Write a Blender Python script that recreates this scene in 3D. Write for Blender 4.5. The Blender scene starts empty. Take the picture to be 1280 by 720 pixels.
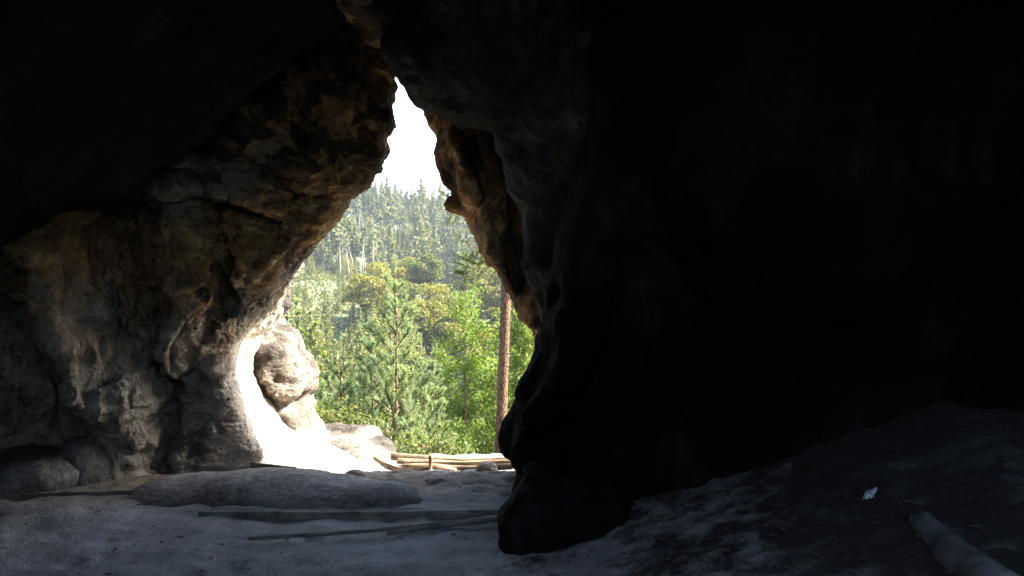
import bpy, math, random
import numpy as np
from mathutils import Vector, Matrix
R = math.radians
SC = bpy.context.scene
COL = SC.collection
F = 1005.0            # focal length in photograph pixels
EYE = 1.5
rng = np.random.default_rng(7)
random.seed(7)

def at(px, py, Y):
    return ((px - 640) / F * Y, Y, EYE - (py - 360) / F * Y)

# ------------------------------------------------------------------ tagging
def tag(o, label=None, cat=None, group=None, kind=None):
    if label: o['label'] = label
    if cat: o['category'] = cat
    if group: o['group'] = group
    if kind: o['kind'] = kind
    return o

def empty(name, loc, rz=0):
    o = bpy.data.objects.new(name, None); COL.objects.link(o)
    o.location = loc; o.rotation_euler = (0, 0, rz); o.empty_display_size = .2
    return o

def mesh_obj(name, V, Fc, mat, parent=None, smooth=True, mats=None, midx=None):
    me = bpy.data.meshes.new(name)
    V = np.asarray(V, dtype=np.float32)
    if isinstance(Fc, np.ndarray):
        n, k = Fc.shape
        me.vertices.add(len(V)); me.vertices.foreach_set('co', V.ravel())
        me.loops.add(n * k); me.loops.foreach_set('vertex_index', Fc.astype(np.int32).ravel())
        me.polygons.add(n)
        me.polygons.foreach_set('loop_start', np.arange(0, n * k, k, dtype=np.int32))
        me.polygons.foreach_set('loop_total', np.full(n, k, dtype=np.int32))
        me.update(calc_edges=True); me.validate()
    else:
        me.from_pydata([tuple(v) for v in V], [], Fc)
    for m in (mats or [mat]): me.materials.append(m)
    if midx is not None: me.polygons.foreach_set('material_index', np.asarray(midx, dtype=np.int32))
    me.polygons.foreach_set('use_smooth', np.full(len(me.polygons), smooth, dtype=bool))
    me.update()
    o = bpy.data.objects.new(name, me); COL.objects.link(o)
    if parent: o.parent = parent
    return o

# ------------------------------------------------------------------ noise
def _hash(ix, iy, iz, seed):
    h = (ix.astype(np.uint32) * np.uint32(374761393) + iy.astype(np.uint32) * np.uint32(668265263)
         + iz.astype(np.uint32) * np.uint32(2246822519) + np.uint32((seed * 3266489917 + 12345) & 0xffffffff))
    h ^= h >> np.uint32(15); h *= np.uint32(2246822519)
    h ^= h >> np.uint32(13); h *= np.uint32(3266489917)
    h ^= h >> np.uint32(16)
    return h

def perlin(P, seed=0):
    P = np.asarray(P, dtype=np.float64)
    I = np.floor(P).astype(np.int64); f = P - I
    u = f * f * f * (f * (f * 6 - 15) + 10)
    out = 0
    for dx in (0, 1):
        wx = u[:, 0] if dx else 1 - u[:, 0]
        for dy in (0, 1):
            wy = u[:, 1] if dy else 1 - u[:, 1]
            for dz in (0, 1):
                wz = u[:, 2] if dz else 1 - u[:, 2]
                h = _hash(I[:, 0] + dx, I[:, 1] + dy, I[:, 2] + dz, seed)
                gx = (h & np.uint32(1023)).astype(np.float64) / 511.5 - 1
                gy = ((h >> np.uint32(10)) & np.uint32(1023)).astype(np.float64) / 511.5 - 1
                gz = ((h >> np.uint32(20)) & np.uint32(1023)).astype(np.float64) / 511.5 - 1
                out = out + wx * wy * wz * (gx * (f[:, 0] - dx) + gy * (f[:, 1] - dy) + gz * (f[:, 2] - dz))
    return out * 1.4

def fbm(P, octv=4, seed=0, gain=.5, ridged=False):
    s = 0; a = 1.0; P = np.array(P, dtype=np.float64)
    for k in range(octv):
        n = perlin(P, seed + k)
        if ridged: n = 1 - 2 * np.abs(n)
        s = s + a * n; a *= gain; P = P * 2.03 + 11.7
    return s

def worley(P, seed=0):
    P = np.asarray(P, dtype=np.float64); I = np.floor(P).astype(np.int64)
    best = np.full(len(P), 9.0); rnd = np.zeros(len(P))
    for dx in (-1, 0, 1):
        for dy in (-1, 0, 1):
            for dz in (-1, 0, 1):
                h = _hash(I[:, 0] + dx, I[:, 1] + dy, I[:, 2] + dz, seed)
                cx = I[:, 0] + dx + (h & np.uint32(1023)) / 1023.0
                cy = I[:, 1] + dy + ((h >> np.uint32(10)) & np.uint32(1023)) / 1023.0
                cz = I[:, 2] + dz + ((h >> np.uint32(20)) & np.uint32(1023)) / 1023.0
                d = np.sqrt((P[:, 0] - cx) ** 2 + (P[:, 1] - cy) ** 2 + (P[:, 2] - cz) ** 2)
                m = d < best; best = np.where(m, d, best)
                rnd = np.where(m, (h % np.uint32(997)) / 997.0, rnd)
    return best, rnd

def sstep(a, b, x):
    t = np.clip((np.asarray(x, dtype=np.float64) - a) / (b - a), 0, 1)
    return t * t * (3 - 2 * t)

def smax(a, b, k):
    h = np.clip(.5 + .5 * (a - b) / k, 0, 1)
    return b + (a - b) * h + k * h * (1 - h)

def smin(a, b, k): return -smax(-a, -b, k)

# ------------------------------------------------------------------ implicit rock -> mesh
def poly_sdf(poly, X, Z):
    p = np.asarray(poly, dtype=np.float64); n = len(p)
    d = np.full(X.shape, 1e9); ins = np.zeros(X.shape, dtype=bool)
    for i in range(n):
        ax, az = p[i]; bx, bz = p[(i + 1) % n]
        ex, ez = bx - ax, bz - az; wx, wz = X - ax, Z - az
        t = np.clip((wx * ex + wz * ez) / (ex * ex + ez * ez + 1e-12), 0, 1)
        d = np.minimum(d, (wx - ex * t) ** 2 + (wz - ez * t) ** 2)
        c = ((az > Z) != (bz > Z)) & (X < ex * (Z - az) / (ez + 1e-12 * (ez == 0)) + ax)
        ins ^= c
    d = np.sqrt(d)
    return np.where(ins, -d, d)

def line_dist(pts, X, Z):
    d = np.full(X.shape, 1e9)
    for (ax, az), (bx, bz) in zip(pts[:-1], pts[1:]):
        ex, ez = bx - ax, bz - az
        t = np.clip(((X - ax) * ex + (Z - az) * ez) / (ex * ex + ez * ez + 1e-12), 0, 1)
        d = np.minimum(d, (X - ax - ex * t) ** 2 + (Z - az - ez * t) ** 2)
    return np.sqrt(d)

def surface_nets(D, org, h):
    S = D < 0
    nx, ny, nz = D.shape
    cnt = np.zeros((nx - 1, ny - 1, nz - 1), dtype=np.int8)
    acc = np.zeros((nx - 1, ny - 1, nz - 1, 3), dtype=np.float32)
    corners = [(i, j, k) for i in (0, 1) for j in (0, 1) for k in (0, 1)]
    def sl(c): return (slice(c[0], nx - 1 + c[0]), slice(c[1], ny - 1 + c[1]), slice(c[2], nz - 1 + c[2]))
    for a in range(8):
        for b in range(a + 1, 8):
            ca, cb = corners[a], corners[b]
            if sum(abs(ca[q] - cb[q]) for q in range(3)) != 1: continue
            m = S[sl(ca)] != S[sl(cb)]
            idx = np.nonzero(m)
            da = D[sl(ca)][idx]; db = D[sl(cb)][idx]
            t = da / (da - db)
            for q in range(3):
                acc[idx + (np.full(len(t), q),)] += ca[q] + (cb[q] - ca[q]) * t
            cnt[idx] += 1
    act = cnt > 0
    ids = np.full(act.shape, -1, dtype=np.int64); ids[act] = np.arange(act.sum())
    idx = np.argwhere(act)
    V = (idx + acc[act] / cnt[act][:, None]) * h + np.asarray(org)
    quads = []
    for ax in range(3):
        s0 = [slice(None)] * 3; s1 = [slice(None)] * 3
        s0[ax] = slice(0, D.shape[ax] - 1); s1[ax] = slice(1, D.shape[ax])
        A = S[tuple(s0)]; B = S[tuple(s1)]
        e = np.argwhere(A != B); fl = A[tuple(e.T)]
        u, v = (ax + 1) % 3, (ax + 2) % 3
        ok = (e[:, u] > 0) & (e[:, v] > 0) & (e[:, u] < D.shape[u] - 1) & (e[:, v] < D.shape[v] - 1)
        e = e[ok]; fl = fl[ok]
        def cell(du, dv):
            c = e.copy(); c[:, u] -= du; c[:, v] -= dv
            return ids[tuple(c.T)]
        q = np.stack([cell(1, 1), cell(0, 1), cell(0, 0), cell(1, 0)], 1)
        q[~fl] = q[~fl][:, ::-1]
        quads.append(q)
    Q = np.concatenate(quads)
    return V, Q

def vnormals(V, Q):
    a = V[Q[:, 2]] - V[Q[:, 0]]; b = V[Q[:, 3]] - V[Q[:, 1]]
    fn = np.cross(a, b); N = np.zeros_like(V)
    for k in range(4): np.add.at(N, Q[:, k], fn)
    return N / (np.linalg.norm(N, axis=1, keepdims=True) + 1e-12)

def subdivide(V, Q):
    n = len(V)
    E = np.concatenate([np.stack([Q[:, k], Q[:, (k + 1) % 4]], 1) for k in range(4)])
    Es = np.sort(E, 1); key = Es[:, 0] * np.int64(n) + Es[:, 1]
    uk, inv = np.unique(key, return_inverse=True)
    e0, e1 = uk // n, uk % n
    fc = V[Q].mean(1)
    inv = inv.reshape(4, -1)
    # smooth edge points (mean of ends and the face centres round them)
    es = np.zeros((len(uk), 3)); ec = np.zeros(len(uk))
    for k in range(4):
        np.add.at(es, inv[k], fc); np.add.at(ec, inv[k], 1)
    em = (V[e0] + V[e1] + es * (2 / ec)[:, None]) / 4
    # original points relaxed towards their neighbours
    fs = np.zeros((n, 3)); vc = np.zeros(n)
    for k in range(4):
        np.add.at(fs, Q[:, k], fc); np.add.at(vc, Q[:, k], 1)
    vc = np.maximum(vc, 1)
    V2 = V * .5 + fs / vc[:, None] * .5
    allV = np.concatenate([V2, em, fc])
    eid = n + inv; fid = n + len(uk) + np.arange(len(Q))
    out = [np.stack([Q[:, k], eid[k], fid, eid[(k - 1) % 4]], 1) for k in range(4)]
    return allV, np.concatenate(out)

def rock(name, mat, bounds, h, sdf, macro=(.12, .9, 3), sub=1, detail=None, cut_back=None):
    (x0, x1), (y0, y1), (z0, z1) = bounds
    x = np.arange(x0, x1 + h, h); y = np.arange(y0, y1 + h, h); z = np.arange(z0, z1 + h, h)
    X, Y, Z = np.meshgrid(x, y, z, indexing='ij')
    D = sdf(X, Y, Z)
    amp, fr, oc = macro
    band = np.abs(D) < amp * 2.5 + h * 2
    P = np.stack([X[band], Y[band], Z[band]], 1)
    D[band] += amp * fbm(P * fr, oc, seed=len(name) + int(abs(x0) * 7))
    for ax in range(3):                       # close the shell at the grid's border
        s = [slice(None)] * 3
        for e in (0, -1):
            s[ax] = e; D[tuple(s)] = np.maximum(D[tuple(s)], h * .5)
    V, Q = surface_nets(D, (x0, y0, z0), h)
    for _ in range(sub): V, Q = subdivide(V, Q)
    if detail is not None:
        N = vnormals(V, Q)
        V = V + N * detail(V, N)[:, None]
    return mesh_obj(name, V, Q, mat)

def ellip(X, Y, Z, c, r):
    kx, ky, kz = (X - c[0]) / r[0], (Y - c[1]) / r[1], (Z - c[2]) / r[2]
    return (np.sqrt(kx * kx + ky * ky + kz * kz) - 1) * min(r)

# ------------------------------------------------------------------ materials
def new_mat(name):
    m = bpy.data.materials.new(name); m.use_nodes = True
    nt = m.node_tree; nt.nodes.clear()
    out = nt.nodes.new('ShaderNodeOutputMaterial')
    return m, nt, out
class NB:
    def __init__(s, nt): s.nt = nt
    def n(s, t, **kw):
        nd = s.nt.nodes.new('ShaderNode' + t)
        for k, v in kw.items():
            if k.startswith('i_'): nd.inputs[k[2:].replace('_', ' ')].default_value = v
            else: setattr(nd, k, v)
        return nd
    def l(s, a, b): s.nt.links.new(a, b)
    def ramp(s, src, stops):
        r = s.n('ValToRGB'); e = r.color_ramp.elements
        while len(e) < len(stops): e.new(.5)
        for el, (p, c) in zip(e, stops):
            el.position = p; el.color = tuple(c) + (1,) if len(c) == 3 else c
        s.l(src, r.inputs[0]); return r.outputs[0]
    def mix(s, fac, a, b, mode='MIX'):
        m = s.n('Mix', data_type='RGBA', blend_type=mode)
        for sock, v in ((m.inputs[0], fac), (m.inputs[6], a), (m.inputs[7], b)):
            if hasattr(v, 'is_linked'): s.l(v, sock)
            elif isinstance(v, (int, float)): sock.default_value = v
            else: sock.default_value = tuple(v) + (1,) if len(v) == 3 else v
        return m.outputs[2]
    def math(s, op, a, b=None):
        m = s.n('Math', operation=op)
        for i, v in enumerate((a, b)):
            if v is None: continue
            if hasattr(v, 'is_linked'): s.l(v, m.inputs[i])
            else: m.inputs[i].default_value = v
        return m.outputs[0]
    def noise(s, co, scale, detail=6, rough=.6, dist=0):
        t = s.n('TexNoise'); t.inputs['Scale'].default_value = scale; t.inputs['Detail'].default_value = detail
        t.inputs['Roughness'].default_value = rough; t.inputs['Distortion'].default_value = dist
        s.l(co, t.inputs['Vector']); return t.outputs[0]

def g(v, t=(1, 1, 1)): return (v * t[0], v * t[1], v * t[2])

def rock_mat(name, crust, mid, pale, lo=.45, hi=.6, stretch=(1, 1, 1), seed=0., bump=.5, pits=.5, greycol=None, rough=.92, lit_jamb=None, spec=.08, grain=.75):
    m, nt, out = new_mat(name); b = NB(nt)
    tc = b.n('TexCoord'); mp = b.n('Mapping'); b.l(tc.outputs['Object'], mp.inputs[0])
    mp.inputs['Location'].default_value = (seed, seed * 1.7, seed * .6); mp.inputs['Scale'].default_value = stretch
    co = mp.outputs[0]
    n1 = b.noise(co, 1.3, 8, .62, .6); n2 = b.noise(co, 5.0, 8, .68, .4); n3 = b.noise(co, 26, 6, .7)
    c = b.mix(b.ramp(n1, [(lo, (0, 0, 0)), (hi, (1, 1, 1))]), crust, mid)
    patch = b.math('MULTIPLY', b.ramp(n2, [(.5, (0, 0, 0)), (.62, (1, 1, 1))]), b.ramp(n1, [(lo + .02, (0.1,) * 3), (hi + .05, (1,) * 3)]))
    c = b.mix(patch, c, pale)
    if greycol: 
        n4 = b.noise(co, .8, 5, .6, .5)
        c = b.mix(b.math('MULTIPLY', b.ramp(n4, [(.46, (0, 0, 0)), (.58, (1, 1, 1))]), .8), c, greycol)
    c = b.mix(b.ramp(n3, [(.35, (.55,) * 3), (.65, (1.15,) * 3)]), (0, 0, 0), c) if False else b.mix(grain, c, b.mix(1.0, c, b.ramp(n3, [(.33, (.4,) * 3), (.62, (1.25,) * 3)]), 'MULTIPLY'))
    if lit_jamb:      # sunlit jamb painted paler to strengthen its brightness and bounce: (x from, x to, z from, z to, y from, y to, colour)
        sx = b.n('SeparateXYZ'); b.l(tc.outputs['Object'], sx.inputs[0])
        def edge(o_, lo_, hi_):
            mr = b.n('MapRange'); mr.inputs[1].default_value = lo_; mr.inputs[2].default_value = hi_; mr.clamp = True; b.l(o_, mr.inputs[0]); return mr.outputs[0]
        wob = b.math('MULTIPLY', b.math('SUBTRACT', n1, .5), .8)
        fx = edge(b.math('ADD', sx.outputs[0], wob), lit_jamb[0], lit_jamb[1]); fz_ = edge(b.math('ADD', sx.outputs[2], wob), lit_jamb[3], lit_jamb[2]); fy = edge(b.math('ADD', sx.outputs[1], wob), lit_jamb[4], lit_jamb[5])
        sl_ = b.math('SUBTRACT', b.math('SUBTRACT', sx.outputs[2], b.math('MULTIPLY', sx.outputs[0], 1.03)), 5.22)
        upper_dark = edge(b.math('ADD', sl_, b.math('MULTIPLY', wob, 1.2)), -.35, .45)  # wall colour darkens towards the upper left, below the roof
        c = b.mix(b.math('MULTIPLY', upper_dark, .93), c, (.008, .0065, .0055))
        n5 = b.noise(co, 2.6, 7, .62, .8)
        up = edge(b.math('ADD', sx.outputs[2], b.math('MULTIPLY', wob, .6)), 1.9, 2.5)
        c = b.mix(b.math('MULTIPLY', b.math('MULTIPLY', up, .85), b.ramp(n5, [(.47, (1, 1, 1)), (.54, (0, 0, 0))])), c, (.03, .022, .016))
        pre = c
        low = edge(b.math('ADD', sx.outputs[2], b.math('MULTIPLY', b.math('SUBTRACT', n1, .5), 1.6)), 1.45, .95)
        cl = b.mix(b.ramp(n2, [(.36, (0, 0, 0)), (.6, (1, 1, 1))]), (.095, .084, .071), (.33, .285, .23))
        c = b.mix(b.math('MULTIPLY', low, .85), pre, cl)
        c = b.mix(b.math('MULTIPLY', fx, b.math('MULTIPLY', fz_, fy)), c, b.mix(n2, lit_jamb[6], g(1.2, lit_jamb[6])))
    vo = b.n('TexVoronoi'); vo.inputs['Scale'].default_value = 16; b.l(co, vo.inputs['Vector'])
    vs = b.ramp(vo.outputs['Distance'], [(.0, (0, 0, 0)), (.38, (1, 1, 1))])
    hgt = b.math('ADD', b.math('MULTIPLY', n2, 1.2), b.math('ADD', b.math('MULTIPLY', n3, .5), b.math('MULTIPLY', vs, pits * .4)))
    bp = b.n('Bump'); bp.inputs['Strength'].default_value = bump; bp.inputs['Distance'].default_value = .06
    b.l(hgt, bp.inputs['Height'])
    pb = b.n('BsdfPrincipled'); pb.inputs['Roughness'].default_value = rough
    pb.inputs['Specular IOR Level'].default_value = spec
    b.l(c, pb.inputs['Base Color']); b.l(bp.outputs[0], pb.inputs['Normal']); b.l(pb.outputs[0], out.inputs[0])
    return m

def sand_mat():
    m, nt, out = new_mat('sand'); b = NB(nt)
    tc = b.n('TexCoord'); co = tc.outputs['Object']
    n1 = b.noise(co, 1.1, 6, .6, .4); n2 = b.noise(co, 7, 8, .7); n3 = b.noise(co, 60, 4, .7)
    sx = b.n('SeparateXYZ'); b.l(co, sx.inputs[0])
    c = b.mix(b.ramp(n1, [(.38, (0, 0, 0)), (.62, (1, 1, 1))]), (.18, .17, .16), (.32, .305, .285))
    c = b.mix(b.ramp(n2, [(.33, (1, 1, 1)), (.44, (0, 0, 0))]), c, (.19, .16, .135))
    thr = b.math('ADD', sx.outputs[1], b.math('MULTIPLY', b.math('SUBTRACT', n1, .5), 1.6))
    thr = b.math('MULTIPLY', b.math('SUBTRACT', thr, 5.35), 1.6)
    out_ = b.math('MULTIPLY', b.math('SUBTRACT', 7.1, sx.outputs[1]), 3.0)
    thr = b.math('MINIMUM', b.math('MAXIMUM', thr, 0.0), b.math('MAXIMUM', b.math('MINIMUM', out_, 1.0), 0.0))
    thr = b.math('MINIMUM', thr, 1.0)
    c = b.mix(thr, c, b.mix(n2, (.085, .066, .05), (.22, .172, .13)))
    # earth bank darker towards the right wall, its grey patches darker further back
    bank = b.math('ADD', b.math('MULTIPLY', sx.outputs[0], .26), b.math('MULTIPLY', b.math('SUBTRACT', n1, .5), 1.6))
    bank2 = b.math('ADD', bank, b.math('MULTIPLY', b.math('SUBTRACT', n2, .5), 1.2))
    c = b.mix(b.ramp(bank2, [(.03, (0, 0, 0)), (.30, (1, 1, 1))]), c, b.mix(b.ramp(b.noise(co, 2.2, 7, .66, .5), [(.5, (0, 0, 0)), (.64, (1, 1, 1))]), (.03, .024, .019), b.mix(b.ramp(b.math('MULTIPLY', sx.outputs[1], .2), [(.66, (0, 0, 0)), (.86, (1, 1, 1))]), (.11, .104, .098), (.032, .027, .023))))
    c = b.mix(.5, c, b.mix(1.0, c, b.ramp(n3, [(.3, (.5,) * 3), (.65, (1.3,) * 3)]), 'MULTIPLY'))
    hgt = b.math('ADD', n2, b.math('MULTIPLY', n3, .35))
    bp = b.n('Bump'); bp.inputs['Strength'].default_value = .9; bp.inputs['Distance'].default_value = .045
    b.l(hgt, bp.inputs['Height'])
    pb = b.n('BsdfPrincipled'); pb.inputs['Roughness'].default_value = .95; pb.inputs['Specular IOR Level'].default_value = .15
    b.l(c, pb.inputs['Base Color']); b.l(bp.outputs[0], pb.inputs['Normal']); b.l(pb.outputs[0], out.inputs[0])
    return m

def wood_mat(name, dark, light, scale=(14, 14, 1.2)):
    m, nt, out = new_mat(name); b = NB(nt)
    tc = b.n('TexCoord'); mp = b.n('Mapping'); b.l(tc.outputs['Object'], mp.inputs[0]); mp.inputs['Scale'].default_value = scale
    n1 = b.noise(mp.outputs[0], 1.5, 8, .65, .8); n2 = b.noise(tc.outputs['Object'], 5, 5, .6)
    c = b.mix(b.ramp(n1, [(.36, (0, 0, 0)), (.64, (1, 1, 1))]), dark, light)
    c = b.mix(b.ramp(n2, [(.38, (1, 1, 1)), (.55, (0, 0, 0))]), c, g(.6, dark))
    bp = b.n('Bump'); bp.inputs['Strength'].default_value = .5; bp.inputs['Distance'].default_value = .02
    b.l(n1, bp.inputs['Height'])
    pb = b.n('BsdfPrincipled'); pb.inputs['Roughness'].default_value = .85
    b.l(c, pb.inputs['Base Color']); b.l(bp.outputs[0], pb.inputs['Normal']); b.l(pb.outputs[0], out.inputs[0])
    return m

def leaf_mat(name, ca, cb, trans=.45, tcol=None, spread=.5):
    """foliage: colour varies by leaf and by tree, light passes through the blades"""
    m, nt, out = new_mat(name); b = NB(nt)
    ge = b.n('NewGeometry'); oi = b.n('ObjectInfo')
    f = b.math('ADD', b.math('MULTIPLY', ge.outputs['Random Per Island'], spread), b.math('MULTIPLY', oi.outputs['Random'], 1 - spread))
    c = b.mix(f, ca, cb)
    d = b.n('BsdfPrincipled'); d.inputs['Roughness'].default_value = .6; d.inputs['Specular IOR Level'].default_value = .25
    t = b.n('BsdfTranslucent'); b.l(c, d.inputs['Base Color'])
    tm = b.mix(1.0, c, tcol or (1.5, 1.5, .7), 'MULTIPLY'); b.l(tm, t.inputs['Color'])
    mx = b.n('MixShader'); mx.inputs[0].default_value = trans
    b.l(d.outputs[0], mx.inputs[1]); b.l(t.outputs[0], mx.inputs[2]); b.l(mx.outputs[0], out.inputs[0])
    return m

def terrain_mat():
    m, nt, out = new_mat('forest_floor'); b = NB(nt)
    tc = b.n('TexCoord'); co = tc.outputs['Object']
    n1 = b.noise(co, .03, 6, .6); n2 = b.noise(co, .4, 8, .7)
    c = b.mix(b.ramp(n1, [(.42, (0, 0, 0)), (.58, (1, 1, 1))]), (.045, .06, .02), (.13, .115, .055))
    c = b.mix(b.ramp(n2, [(.4, (0, 0, 0)), (.62, (1, 1, 1))]), c, (.07, .085, .025))
    pb = b.n('BsdfPrincipled'); pb.inputs['Roughness'].default_value = .95
    b.l(c, pb.inputs['Base Color']); b.l(pb.outputs[0], out.inputs[0])
    return m

def bark_mat(name, dark, light, scale=(9, 9, 3)):
    m, nt, out = new_mat(name); b = NB(nt)
    tc = b.n('TexCoord'); mp = b.n('Mapping'); b.l(tc.outputs['Object'], mp.inputs[0]); mp.inputs['Scale'].default_value = scale
    vo = b.n('TexVoronoi'); vo.feature = 'DISTANCE_TO_EDGE'; vo.inputs['Scale'].default_value = 3; b.l(mp.outputs[0], vo.inputs['Vector'])
    n1 = b.noise(mp.outputs[0], 2, 6, .65)
    e = b.ramp(vo.outputs['Distance'], [(.0, (0, 0, 0)), (.18, (1, 1, 1))])
    c = b.mix(e, g(.45, dark), b.mix(n1, dark, light))
    bp = b.n('Bump'); bp.inputs['Strength'].default_value = .7; bp.inputs['Distance'].default_value = .03
    b.l(e, bp.inputs['Height'])
    pb = b.n('BsdfPrincipled'); pb.inputs['Roughness'].default_value = .9
    b.l(c, pb.inputs['Base Color']); b.l(bp.outputs[0], pb.inputs['Normal']); b.l(pb.outputs[0], out.inputs[0])
    return m

def plain_mat(name, col, rough=.8):
    m, nt, out = new_mat(name); b = NB(nt)
    tc = b.n('TexCoord'); n1 = b.noise(tc.outputs['Object'], 14, 5, .6)
    c = b.mix(n1, g(.75, col), g(1.15, col))
    pb = b.n('BsdfPrincipled'); pb.inputs['Roughness'].default_value = rough
    b.l(c, pb.inputs['Base Color']); b.l(pb.outputs[0], out.inputs[0]); return m

M = {}
M['left'] = rock_mat('brown_sandstone', (.05, .036, .025), (.28, .165, .075), (.56, .38, .19), .36, .50, (1, 1, 1.3), 3.1, 1.0, 1.2, greycol=(.19, .175, .155), lit_jamb=(-2.6, -2.2, 1.0, 1.6, 6.65, 6.85, (.48, .42, .34)), grain=.45)
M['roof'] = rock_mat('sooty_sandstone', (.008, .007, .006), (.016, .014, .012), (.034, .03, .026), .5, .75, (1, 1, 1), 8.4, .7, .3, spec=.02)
M['slab'] = rock_mat('grey_sandstone', (.013, .013, .0135), (.036, .0355, .036), (.13, .10, .07), .42, .62, (1, 1, 1), 5.2, .7, .4)
M['pillar'] = rock_mat('tan_sandstone', (.03, .018, .010), (.20, .115, .055), (.50, .33, .17), .38, .54, (1, 1, .8), 1.4, .8, .9, grain=.5)
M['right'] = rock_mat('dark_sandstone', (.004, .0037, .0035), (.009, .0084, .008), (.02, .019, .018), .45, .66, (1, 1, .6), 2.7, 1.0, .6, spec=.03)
M['pale'] = rock_mat('weathered_pale_sandstone', (.16, .13, .10), (.36, .30, .23), (.50, .43, .34), .36, .52, (1, 1, 1.6), 6.6, .9, .8)
M['outcrop'] = rock_mat('grey_weathered_sandstone', (.06, .05, .042), (.18, .15, .115), (.34, .285, .22), .40, .56, (1, 1, 1.6), 6.6, .9, .8)
M['boulder'] = rock_mat('boulder_stone', (.075, .068, .06), (.19, .175, .155), (.30, .275, .24), .4, .6, (1, 1, 1), 9.2, .7, .4)
M['foot'] = rock_mat('dark_boulder_stone', (.005, .005, .005), (.010, .010, .010), (.022, .022, .022), .45, .66, (1, 1, 1), 2.2, .9, .5, spec=.04)
M['sand'] = sand_mat()
M['ground'] = terrain_mat()
M['board'] = wood_mat('weathered_board', (.10, .085, .07), (.27, .235, .195))
M['dark_board'] = wood_mat('damp_board', (.06, .05, .042), (.17, .145, .12))
M['log'] = wood_mat('peeled_log', (.15, .10, .055), (.36, .26, .15))
M['grey_log'] = wood_mat('grey_driftwood', (.05, .047, .043), (.15, .142, .125))
M['pine_bark'] = bark_mat('pine_bark', (.085, .038, .014), (.19, .092, .038))
M['young_bark'] = bark_mat('young_pine_bark', (.15, .075, .04), (.27, .15, .085))
M['grey_bark'] = bark_mat('grey_bark', (.09, .08, .07), (.2, .185, .16))
M['dead'] = plain_mat('dead_wood', (.24, .22, .19))
M['needle_near'] = leaf_mat('young_pine_needles', (0.09996, 0.1425, 0.07002), (0.2079, 0.2449, 0.1312), .5, (1.3, 1.3, .85))
M['needle_tall'] = leaf_mat('pine_needles', (.045, .07, .02), (.10, .13, .035), .35)
M['birch'] = leaf_mat('birch_leaves', (.055, .098, .014), (.145, .178, .034), .5)
M['bush'] = leaf_mat('shrub_leaves', (0.05304, 0.07466, 0.01646), (0.1326, 0.1369, 0.0374), .4)
M['mid_con'] = leaf_mat('conifer_needles', (0.05746, 0.07752, 0.01904), (0.1591, 0.151, 0.0374), .4, spread=.35)
M['far_con'] = leaf_mat('far_conifer_needles', (0.0442, 0.0612, 0.01904), (0.1326, 0.1346, 0.034), .3, spread=.35)
M['decid'] = leaf_mat('autumn_leaves', (0.04862, 0.06936, 0.0136), (0.168, 0.1428, 0.0204), .35, spread=.3)
M['decid_low'] = leaf_mat('undergrowth_leaves', (0.0408, 0.0612, 0.017), (0.136, 0.1258, 0.0408), .35, spread=1.0)
M['pebble'] = plain_mat('pebble_stone', (.12, .108, .095))
M['paper'] = plain_mat('white_paper', (.42, .42, .43), .7)
M['twig'] = plain_mat('dry_twigs', (.09, .07, .05))
M['leaf_litter'] = plain_mat('fallen_leaves', (.055, .042, .03))

# ------------------------------------------------------------------ rock detail fields
def detail_rough(amp=.03, fr=5.0, pit=.05, pfr=5.5, seed=1, strata=.0, stretch=(1, 1, 1.3)):
    s = np.array(stretch)
    def f(V, N):
        d = amp * fbm(V * fr * s, 4, seed, .52, ridged=False)
        d += amp * .8 * fbm(V * fr * .5 * s, 3, seed + 20, .5, ridged=True)
        if pit:
            W = V + .08 * np.stack([perlin(V * 4, 71), perlin(V * 4, 72), perlin(V * 4, 73)], 1)
            w, r = worley(W * pfr * s, seed + 5)
            msk = sstep(-.05, .35, fbm(V * 1.3, 3, seed + 9))
            d -= pit * sstep(.52, .12, w) * (.35 + .65 * r) * msk
            w2, r2 = worley(W * pfr * 2.3 * s, seed + 6)
            d -= pit * .45 * sstep(.5, .1, w2) * r2 * sstep(-.2, .2, fbm(V * 1.9, 3, seed + 19))
        if strata:
            zz = V[:, 2] + .18 * perlin(V * .8, seed + 31) + .1 * V[:, 0]
            q = np.stack([V[:, 0] * .5, V[:, 1] * .5, zz * 5], 1)
            d += strata * fbm(q, 3, seed + 33)
        return d
    return f

PX = lambda pts, Y: [((px - 640) / F * Y, EYE - (py - 360) / F * Y) for px, py in pts]

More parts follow.
